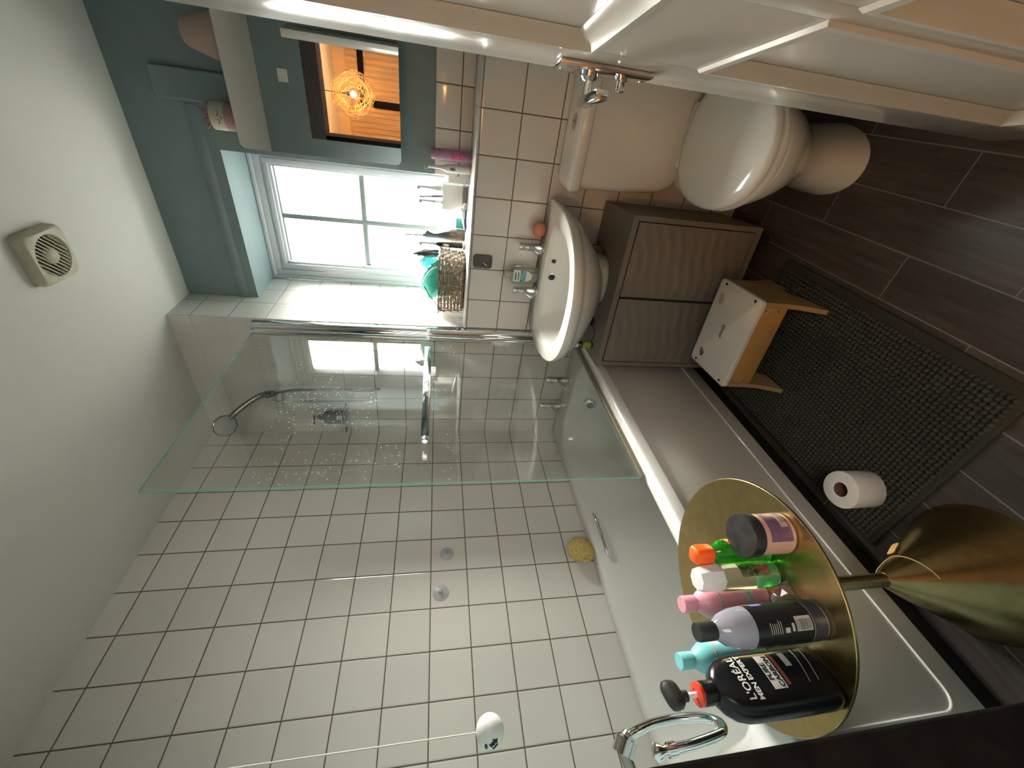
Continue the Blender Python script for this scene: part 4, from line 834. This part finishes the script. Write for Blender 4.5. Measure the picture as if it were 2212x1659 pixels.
link('loose_sheet', tb([(0.838+0.0545*math.cos(a), -1.143+0.0545*math.sin(a), zz+0.05) for a in (2.0, 2.25, 2.5, 2.75)], [0.049]*4, 8, flat=0.012), M_paper, rl)

# ================================================================ BRASS TABLE
TCX, TCY, TZ = 0.868, -1.419, 0.655
ta = thing('side_table', 'round brushed brass side table on a cone foot beside the bath', 'table', (TCX, TCY, 0.0))
link('table_top', lt([(0.2365, 0), (0.238, 0.001), (0.238, 0.005), (0.2368, 0.006), (0.10, 0.006)], (TCX, TCY, TZ-0.006), 96), M_brass, ta, smooth=30)
link('stem', lt([(0.0155, 0.283), (0.0155, 0.6485)], (TCX, TCY, 0), 32), M_brass, ta)
link('cone_foot', lt([(0.157, 0.0005), (0.158, 0.003), (0.156, 0.006), (0.110, 0.100), (0.058, 0.208), (0.0185, 0.282), (0.0160, 0.286)], (TCX, TCY, 0), 96), M_brass, ta)
def cone_r(z): return 0.0185 + (0.282-z)*(0.156-0.0185)/0.276
def cp_(ang, z, d=0.003): r_ = cone_r(z) + d; return (TCX + r_*math.cos(ang), TCY + r_*math.sin(ang), z)
STR_ = (tb(bend([cp_(-0.55, 0.205), cp_(-0.25, 0.212), cp_(0.15, 0.220), cp_(0.60, 0.226), cp_(1.00, 0.230), cp_(1.25, 0.236), cp_(1.6, 0.258), cp_(2.1, 0.272), cp_(3.0, 0.278)]), 0.0010, 5))
bm = loft(new(), [rr(-0.009, 0.009, -0.024, 0.024, 0.006, -0.0008), rr(-0.009, 0.009, -0.024, 0.024, 0.006, 0.0008)])
A = Vector(cp_(1.22, 0.228, 0.004)); B = Vector(cp_(1.34, 0.180, 0.006)); ydir = (B-A).normalized(); nrm = Vector((math.cos(1.25), math.sin(1.25), 0.5)); nrm = (nrm - ydir*nrm.dot(ydir)).normalized(); xd = ydir.cross(nrm); c = (A+B)/2 + nrm*0.003
xform(bm, Matrix(((xd.x, ydir.x, nrm.x, c.x), (xd.y, ydir.y, nrm.y, c.y), (xd.z, ydir.z, nrm.z, c.z), (0, 0, 0, 1)))); tg = link('swing_tag', bm, M_tag, ta); tg['label'] = 'small tan swing tag'; link('string', STR_, M_string, tg)

# bottles on the table
zt = TZ + 0.0003; BSZ = 0.95
j = thing('scrub_jar', 'pink jar with purple label and black lid on the brass table', 'jar', (1.053, -1.397, zt))
jp = (1.053, -1.397, zt)
link('jar_body', lt([(0.036, 0), (0.0385, 0.003), (0.0385, 0.070), (0.036, 0.073)], jp, 40), mat('peach_jar', (0.52, 0.30, 0.24), 0.3), j)
link('lid', lt([(0.0410, 0.0705), (0.0415, 0.072), (0.0415, 0.092), (0.0400, 0.0945), (0.020, 0.0945)], jp, 48), mat('scuffed_black', (0.022, 0.022, 0.022), 0.38, var=0.45, vscale=60), j)
def cyl(c, r): return lambda u, v: (c[0] + r*math.cos(u), c[1] + r*math.sin(u), c[2] + v)
bm = rect_grid(-0.95, 1.15, 0.010, 0.058, 20, 2); wrap(bm, cyl(jp, 0.0388)); lj = link('purple_label', bm, mat('purple_print', (0.145, 0.075, 0.13), 0.4, var=0.2, vscale=70), j)
bm = rect_grid(-0.25, 0.55, 0.014, 0.030, 8, 1); wrap(bm, cyl(jp, 0.0391)); link('cream_box', bm, mat('cream_print', (0.46, 0.32, 0.25), 0.5), lj)
bm = new()
for k in range(5): q = rect_grid(0.0, 1.0, 0.010+k*0.0032, 0.0115+k*0.0032, 6, 1); wrap(q, cyl(jp, 0.0393)); me = bpy.data.meshes.new('t'); q.to_mesh(me); q.free(); bm.from_mesh(me); bpy.data.meshes.remove(me)
link('small_print', bm, mat('dark_print', (0.08, 0.05, 0.06), 0.5), lj)
# green shampoo bottle
M_green = mat('green_liquid_bottle', (0.055, 0.46, 0.035), 0.05, trans=0.8, ior=1.40)
g = thing('green_bottle', 'bright green bottle with orange cap on the brass table', 'bottle', (0.993, -1.396, zt)); gp = (0.993, -1.396, zt)
def sqs(c, prof, p=2.6, rx=1.0, ry=1.0, n=32, rz=0.0):
    bm = new(); loft(bm, [se(0, 0, z, a*rx, a*ry, p, n) for a, z in prof]); xform(bm, Matrix.Translation(c) @ Matrix.Rotation(rz, 4, 'Z')); return bm
link('body', sqs(gp, [(0.022, 0), (0.026, 0.004), (0.026, 0.095), (0.024, 0.112), (0.016, 0.126), (0.011, 0.131)], 2.8, 1.0, 0.80, rz=0.5), M_green, g)
link('cap', sqs(gp, [(0.0165, 0.1315), (0.0175, 0.134), (0.0175, 0.160), (0.0155, 0.168), (0.010, 0.172)], 3.2, rz=0.5), mat('orange_cap', (0.82, 0.11, 0.015), 0.32), g)
bm = rect_grid(-0.6, 0.5, 0.045, 0.100, 10, 1); wrap(bm, lambda u, v: (gp[0] + 0.0268*math.cos(u+0.75), gp[1] + 0.0268*math.sin(u+0.75), gp[2] + v)); lg = link('front_label', bm, mat('orange_print', (0.55, 0.12, 0.03), 0.4), g)
bm = rect_grid(-0.45, 0.35, 0.066, 0.086, 8, 1); wrap(bm, lambda u, v: (gp[0] + 0.0272*math.cos(u+0.75), gp[1] + 0.0272*math.sin(u+0.75), gp[2] + v)); link('white_oval', bm, mat('white_print', (0.66, 0.62, 0.54), 0.4), lg)
# clear bottle with white cap
h = thing('clear_bottle', 'clear bottle with a faceted white cap and green bottom on the brass table', 'bottle', (0.975, -1.434, zt)); hp_ = (0.975, -1.434, zt)
link('body', lt([(0.020, 0), (0.0245, 0.006), (0.0255, 0.020), (0.0255, 0.120), (0.024, 0.126)], hp_, 32), mat('grey_clear_bottle', (0.80, 0.81, 0.76), 0.05, trans=0.92, ior=1.30), h)
link('green_gel', lt([(0.017, 0.002), (0.0228, 0.007), (0.0236, 0.020), (0.0236, 0.036), (0.020, 0.038)], hp_, 28), mat('emerald_gel', (0.01, 0.46, 0.09), 0.05, trans=0.35, ior=1.38), h)
link('cap', lt([(0.0245, 0.1262), (0.0250, 0.128), (0.0250, 0.160), (0.021, 0.175), (0.010, 0.176)], hp_, 8), mat('frosted_white_cap', (0.58, 0.58, 0.57), 0.3), h, smooth=20)
bm = rect_grid(-0.55, 0.85, 0.026, 0.092, 14, 2); wrap(bm, cyl(hp_, 0.0258)); lh = link('fruit_print', bm, mat('dark_foliage_print', (0.06, 0.08, 0.04), 0.45, var=0.9, vscale=140), h)
bm = rect_grid(-0.4, 0.6, 0.028, 0.050, 10, 1); wrap(bm, cyl(hp_, 0.0260)); link('red_fruit', bm, mat('dull_red_print', (0.22, 0.07, 0.05), 0.45, var=0.4, vscale=120), lh)
# pink and turquoise bottles of one shape
def lotion(c, col, bandc, label, txt):
    t = thing('lotion_bottle', label, 'bottle', c, 0, 'soft coloured lotion bottles on the brass table')
    b = mat(label.split()[0] + '_plastic', col, 0.32, sss=0.1)
    link('body', lt([(0.024, 0), (0.0295, 0.008), (0.0310, 0.022), (0.0310, 0.118), (0.0285, 0.136), (0.020, 0.150), (0.0125, 0.157), (0.0120, 0.160)], c, 36), b, t)
    link('cap', lt([(0.0150, 0.1602), (0.0158, 0.161), (0.0158, 0.188), (0.0148, 0.1895), (0.006, 0.1895)], c, 28), mat(label.split()[0] + '_cap', [q*0.92 for q in col], 0.38), t)
    for z0, z1, nm in ((0.116, 0.120, 'upper_band'), (0.042, 0.062, 'print_band')):
        link(nm, lt([(0.0309, z0), (0.0312, z0+0.0002), (0.0312, z1), (0.0309, z1+0.0002)], c, 36), mat(nm + txt, bandc if nm == 'print_band' else [q*0.8+0.05 for q in bandc], 0.4, var=0.25, vscale=150), t)
    return t
lots = [None, None]
lots[0] = lotion((0.9115, -1.449, zt), (0.62, 0.27, 0.33), (0.36, 0.36, 0.33), 'pink lotion bottle with pink cap on the brass table', 'a')
lots[1] = lotion((0.8175, -1.513, zt), (0.18, 0.52, 0.53), (0.52, 0.36, 0.40), 'turquoise lotion bottle with turquoise cap behind the black pump bottle', 'b')
# clear bottle with black sleeve
k_ = (0.998, -1.5295, zt)
d = thing('shampoo_bottle', 'clear lilac bottle with black wrap label and black cap on the brass table', 'bottle', k_)
M_lil = mat('lilac_clear_plastic', (0.50, 0.49, 0.58), 0.06, trans=0.55, ior=1.38)
link('body', lt([(0.028, 0), (0.032, 0.004), (0.033, 0.012), (0.033, 0.150), (0.031, 0.172), (0.025, 0.192), (0.0165, 0.205), (0.0130, 0.209)], k_, 40), M_lil, d)
link('wrap_label', lt([(0.0331, 0.036), (0.0335, 0.0362), (0.0335, 0.148), (0.0331, 0.1482)], k_, 40), mat('black_wrap', (0.010, 0.010, 0.011), 0.30), d)
link('base_tint', lt([(0.0331, 0.008), (0.0334, 0.0082), (0.0334, 0.034), (0.0331, 0.0342)], k_, 40), mat('dark_violet_base', (0.035, 0.030, 0.045), 0.3), d)
link('cap', lt([(0.0145, 0.2092), (0.0152, 0.211), (0.0152, 0.240), (0.0142, 0.2425), (0.006, 0.2425)], k_, 28), M_black_mt, d)
M_ink = mat('cream_ink', (0.40, 0.36, 0.31), 0.5); M_blk = mat('barcode_black', (0.02, 0.02, 0.02), 0.5)
A0 = -0.36
bm = rect_grid(A0-0.42, A0+0.26, 0.040, 0.072, 12, 1); wrap(bm, cyl(k_, 0.0338)); bc = link('barcode_panel', bm, M_ink, d)
bm = new()
for k in range(16):
    z0 = 0.0425 + k*0.0018; q = rect_grid(A0-0.36, A0+0.12, z0, z0 + random.uniform(0.0005, 0.0012), 8, 1); wrap(q, cyl(k_, 0.0341)); me = bpy.data.meshes.new('t'); q.to_mesh(me); q.free(); bm.from_mesh(me); bpy.data.meshes.remove(me)
link('barcode_bars', bm, M_blk, bc)
bm = new()
for k in range(6):
    q = rect_grid(A0-0.46, A0+0.10 + random.uniform(-.1, .1), 0.101+k*0.0042, 0.1022+k*0.0042, 8, 1); wrap(q, cyl(k_, 0.0338)); me = bpy.data.meshes.new('t'); q.to_mesh(me); q.free(); bm.from_mesh(me); bpy.data.meshes.remove(me)
q = rect_grid(A0-0.44, A0-0.20, 0.086, 0.095, 4, 1); wrap(q, cyl(k_, 0.0338)); me = bpy.data.meshes.new('t'); q.to_mesh(me); q.free(); bm.from_mesh(me); bpy.data.meshes.remove(me)
q = rect_grid(A0-0.40, A0-0.02, 0.076, 0.081, 4, 1); wrap(q, cyl(k_, 0.0338)); me = bpy.data.meshes.new('t'); q.to_mesh(me); q.free(); bm.from_mesh(me); bpy.data.meshes.remove(me)
link('small_print', bm, M_ink, d)
bm = rect_grid(0.72, 0.95, 0.112, 0.134, 4, 1); wrap(bm, cyl(k_, 0.0338)); link('violet_print', bm, mat('violet_ink', (0.22, 0.15, 0.50), 0.4), d)
# black pump bottle
pc = (0.932, -1.594, zt); PR = math.radians(14)                   # its flat face turned to the camera's right
pb = thing('pump_bottle', 'large black pump bottle with white lettering and red collar on the brass table', 'bottle', pc, PR)
PA, PB, PP = 0.0265, 0.0500, 3.0                                  # half depth along the face normal, half width
def pbr(z, k, kd=1.0): return [(x, y, z) for x, y, _ in se(0, 0, 0, PA*kd, PB*k, PP, 48)]
prof = [(0.0, 0.90, 0.88), (0.004, 0.97, 0.97), (0.015, 1.0, 1.0), (0.150, 1.0, 1.0), (0.178, 0.97, 0.98), (0.196, 0.86, 0.94), (0.208, 0.66, 0.86), (0.216, 0.42, 0.72), (0.219, 0.33, 0.60)]
link('body', loft(new(), [pbr(z, k, kd) for z, k, kd in prof]), M_black_pl, pb, False, 60)
link('neck', lt([(0.0178, 0.219), (0.0182, 0.221), (0.0182, 0.241), (0.017, 0.243)], (0, 0, 0), 28), M_black_pl, pb, False)
link('red_collar', lt([(0.0176, 0.2432), (0.0182, 0.244), (0.0182, 0.249), (0.010, 0.251), (0.009, 0.2505)], (0, 0, 0), 28), mat('red_collar', (0.62, 0.055, 0.025), 0.3), pb, False)
link('pump_stem', lt([(0.0045, 0.2505), (0.0042, 0.272)], (0, 0, 0), 14), M_white_pl, pb, False)
bm = new()
cylz(bm, 0, 0, 0.268, 0.281, 0.0085, 18)
loft(bm, [[(x, y, z + 0.10*y) for x, y, z in se(0.000, 0.004, zc, a_*0.82, b_*0.82, 3.4, 32)] for zc, a_, b_ in ((0.279, 0.012, 0.020), (0.283, 0.0150, 0.0245), (0.292, 0.0155, 0.0265), (0.300, 0.0135, 0.0255), (0.304, 0.0085, 0.0190))])
link('pump_head', bm, M_black_mt, pb, False, 40)
def pf(u, v, lift=0.0005):
    """point on the bottle's front: u across (left to right as read), v height"""
    y = max(min(u, PB*0.985), -PB*0.985); x = PA*(1-(abs(y)/PB)**PP)**(1/PP); return (x + lift, y, v)
M_let = mat('white_lettering', (0.70, 0.68, 0.64), 0.4)
for s, size, u, v, bold, m_ in (("L'OR\u00c9AL", 0.0185, 0.003, 0.171, 0.0003, M_let), ('MEN EXPERT', 0.0125, 0.003, 0.155, 0.0004, M_let)):
    bm = text_bm(s, size, bold); wrap(bm, lambda a, b: pf(a + u, b + v)); link('lettering', bm, m_, pb, False, 0)
bm = rect_grid(-0.022, 0.034, 0.098, 0.124, 14, 2); wrap(bm, lambda a, b: pf(a, b, 0.0004)); pn = link('white_panel', bm, mat('silver_panel', (0.62, 0.61, 0.58), 0.35), pb, False)
for s, v in (('PURE', 0.1175), ('CARBON', 0.1045)):
    bm = text_bm(s, 0.0125, 0.0005); wrap(bm, lambda a, b: pf(a + 0.006, b + v, 0.0008)); link('lettering', bm, M_blk, pn, False, 0)
bm = rect_grid(-0.018, 0.036, 0.088, 0.095, 10, 1); wrap(bm, lambda a, b: pf(a, b)); link('red_strip', bm, mat('dull_red_strip', (0.20, 0.055, 0.035), 0.4), pb, False)
bm = rect_grid(0.010, 0.034, 0.062, 0.074, 6, 1); wrap(bm, lambda a, b: pf(a, b)); link('grey_panel', bm, mat('grey_print', (0.30, 0.30, 0.29), 0.4), pb, False)
bm = new()
for z0 in (0.052, 0.034): tube(bm, [pf(-0.018 + 0.056*t/10, z0 - 0.010*math.sin(PI*t/20), 0.0006) for t in range(11)], 0.0007, 5)
link('grey_lines', bm, mat('grey_line_print', (0.20, 0.19, 0.17), 0.4), pb, False)
for o_ in (j, g, h, d, pb) + tuple(lots): o_.scale = (BSZ, BSZ, BSZ)
# scrap of crumpled clear film
bm = new(); rnd = random.Random(4)
g_ = [[bm.verts.new((0.868 + 0.0 + (i-4)*0.0085*1.0 + rnd.uniform(-.002, .002), -1.475 + (jn-3)*0.008 + rnd.uniform(-.002, .002), zt + 0.001 + 0.014*rnd.random()*(1-((i-4)/5)**2))) for i in range(9)] for jn in range(7)]
for a in range(6):
    for b in range(8): bm.faces.new((g_[a][b], g_[a][b+1], g_[a+1][b+1], g_[a+1][b]))
bmesh.ops.translate(bm, verts=bm.verts, vec=(0.093, -0.008, 0)); bmesh.ops.solidify(bm, geom=bm.faces[:], thickness=0.0003)
single('film_scrap', bm, mat('clear_film', (0.85, 0.83, 0.80), 0.08, trans=0.95), 'crumpled clear film scrap on the brass table beside the pink bottle', 'wrapper', smooth=0)

# ================================================================ PULL CORD, TOWEL RING, BRUSH
ex, ey, ez = 0.847, -1.583, 1.216
pcd = thing('light_pull', 'white ball light pull on a cord from the ceiling, marked with black strokes', 'light pull', (ex, ey, ez))
link('cord', tb([(ex, ey, ez+0.018), (ex, ey, CEIL-0.02)], 0.0013, 6), mat('white_cord', (0.66, 0.62, 0.54), 0.8), pcd)
link('ceiling_switch', lt([(0.012, 0), (0.032, 0.006), (0.034, 0.0195)], (ex, ey, CEIL-0.02), 24), M_white_pl, pcd)
bp_ = link('ball', ball(new(), (ex, ey, ez), 0.0235, 1.0, 1.0, 0.95, 32, 20), mat('white_ball', (0.74, 0.72, 0.68), 0.25), pcd)
def bpt(az, el, d=0.0003): r_ = 0.0236 + d; return (ex + r_*math.cos(el)*math.cos(az), ey + r_*math.cos(el)*math.sin(az), ez + 0.95*r_*math.sin(el))
bm = new()
for pth in ([(-1.15, 0.05), (-1.0, -0.1), (-0.85, -0.25), (-0.72, -0.4)], [(-1.0, 0.18), (-0.98, 0.0), (-1.0, -0.2)], [(-0.9, 0.05), (-0.86, -0.15), (-0.9, -0.38)], [(-0.72, -0.05), (-0.76, -0.28)], [(-1.35, -0.1), (-1.2, -0.25), (-1.05, -0.42)]):
    tube(bm, bend([bpt(a, e) for a, e in pth], 4), 0.0013, 6)
tube(bm, bend([bpt(-1.25, 0.35), bpt(-1.12, 0.40), bpt(-1.0, 0.38)], 5), 0.0022, 6)
link('black_marks', bm, M_black_mt, bp_)
trg = thing('towel_ring', 'open chrome towel ring with ball end beside the door frame', 'towel ring', (0.82, YB, 1.0))
J = Vector((0.781, -1.613, 0.981)); Wp = Vector((0.748, YB, 0.960))
bm = lt([(0.026, 0), (0.026, 0.006), (0.016, 0.010)], n=24); xform(bm, align((0, 1, 0), (0.748, YB+0.0005, 0.960))); link('wall_plate', bm, M_chrome_d, trg)
link('arm', tb([Wp, J - (J-Wp).normalized()*0.004], 0.0100, 16), mat('tarnished_metal', (0.30, 0.26, 0.21), 0.25, metal=1.0), trg)
bm = new(); tube(bm, [J + Vector((-0.004, -0.012, 0.002)), J + Vector((0.004, 0.006, -0.010))], 0.0185, 18); tube(bm, [J + Vector((0.004, 0.006, -0.010)), J + Vector((0.006, 0.010, -0.016))], 0.0120, 18); link('joint', bm, M_chrome_d, trg)
pts = bend([J + Vector((0.004, 0.006, -0.010)), Vector((0.788, -1.600, 0.950)), Vector((0.782, -1.592, 0.912)), Vector((0.781, -1.590, 0.860)), Vector((0.796, -1.597, 0.822)), Vector((0.815, -1.610, 0.806)), Vector((0.831, -1.623, 0.813)), Vector((0.841, -1.631, 0.833)), Vector((0.847, -1.638, 0.884)), Vector((0.848, -1.640, 0.923))])
link('ring', tb(pts, 0.0082, 16), M_chrome, trg)
e_ = pts[-1]; dv = (pts[-1] - pts[-3]).normalized()
bm = new(); tube(bm, [e_ - dv*0.004, e_ + dv*0.010, e_ + dv*0.0105, e_ + dv*0.018, e_ + dv*0.024, e_ + dv*0.031, e_ + dv*0.036], [0.0105, 0.0105, 0.008, 0.0078, 0.012, 0.013, 0.006], 18); link('ball_end', bm, M_chrome, trg)
nb = thing('nail_brush', 'pale worn brush lying on the bath edge beside the door frame', 'brush', (0.40, -1.645, 0.5955))
link('brush_back', bx(0.355, 0.465, -1.668, -1.622, 0.612, 0.628, r=0.006, seg=3), mat('pale_wood', (0.45, 0.40, 0.32), 0.5), nb)
bm = new()
for i in range(14):
    for q in range(5): tube(bm, [(0.362+i*0.0074, -1.664+q*0.0095, 0.5957), (0.362+i*0.0074, -1.664+q*0.0095, 0.6125)], 0.0022, 5)
link('bristles', bm, mat('bristle', (0.42, 0.40, 0.31), 0.8), nb)

for o in scene.objects:
    if '_w' in o: del o['_w']
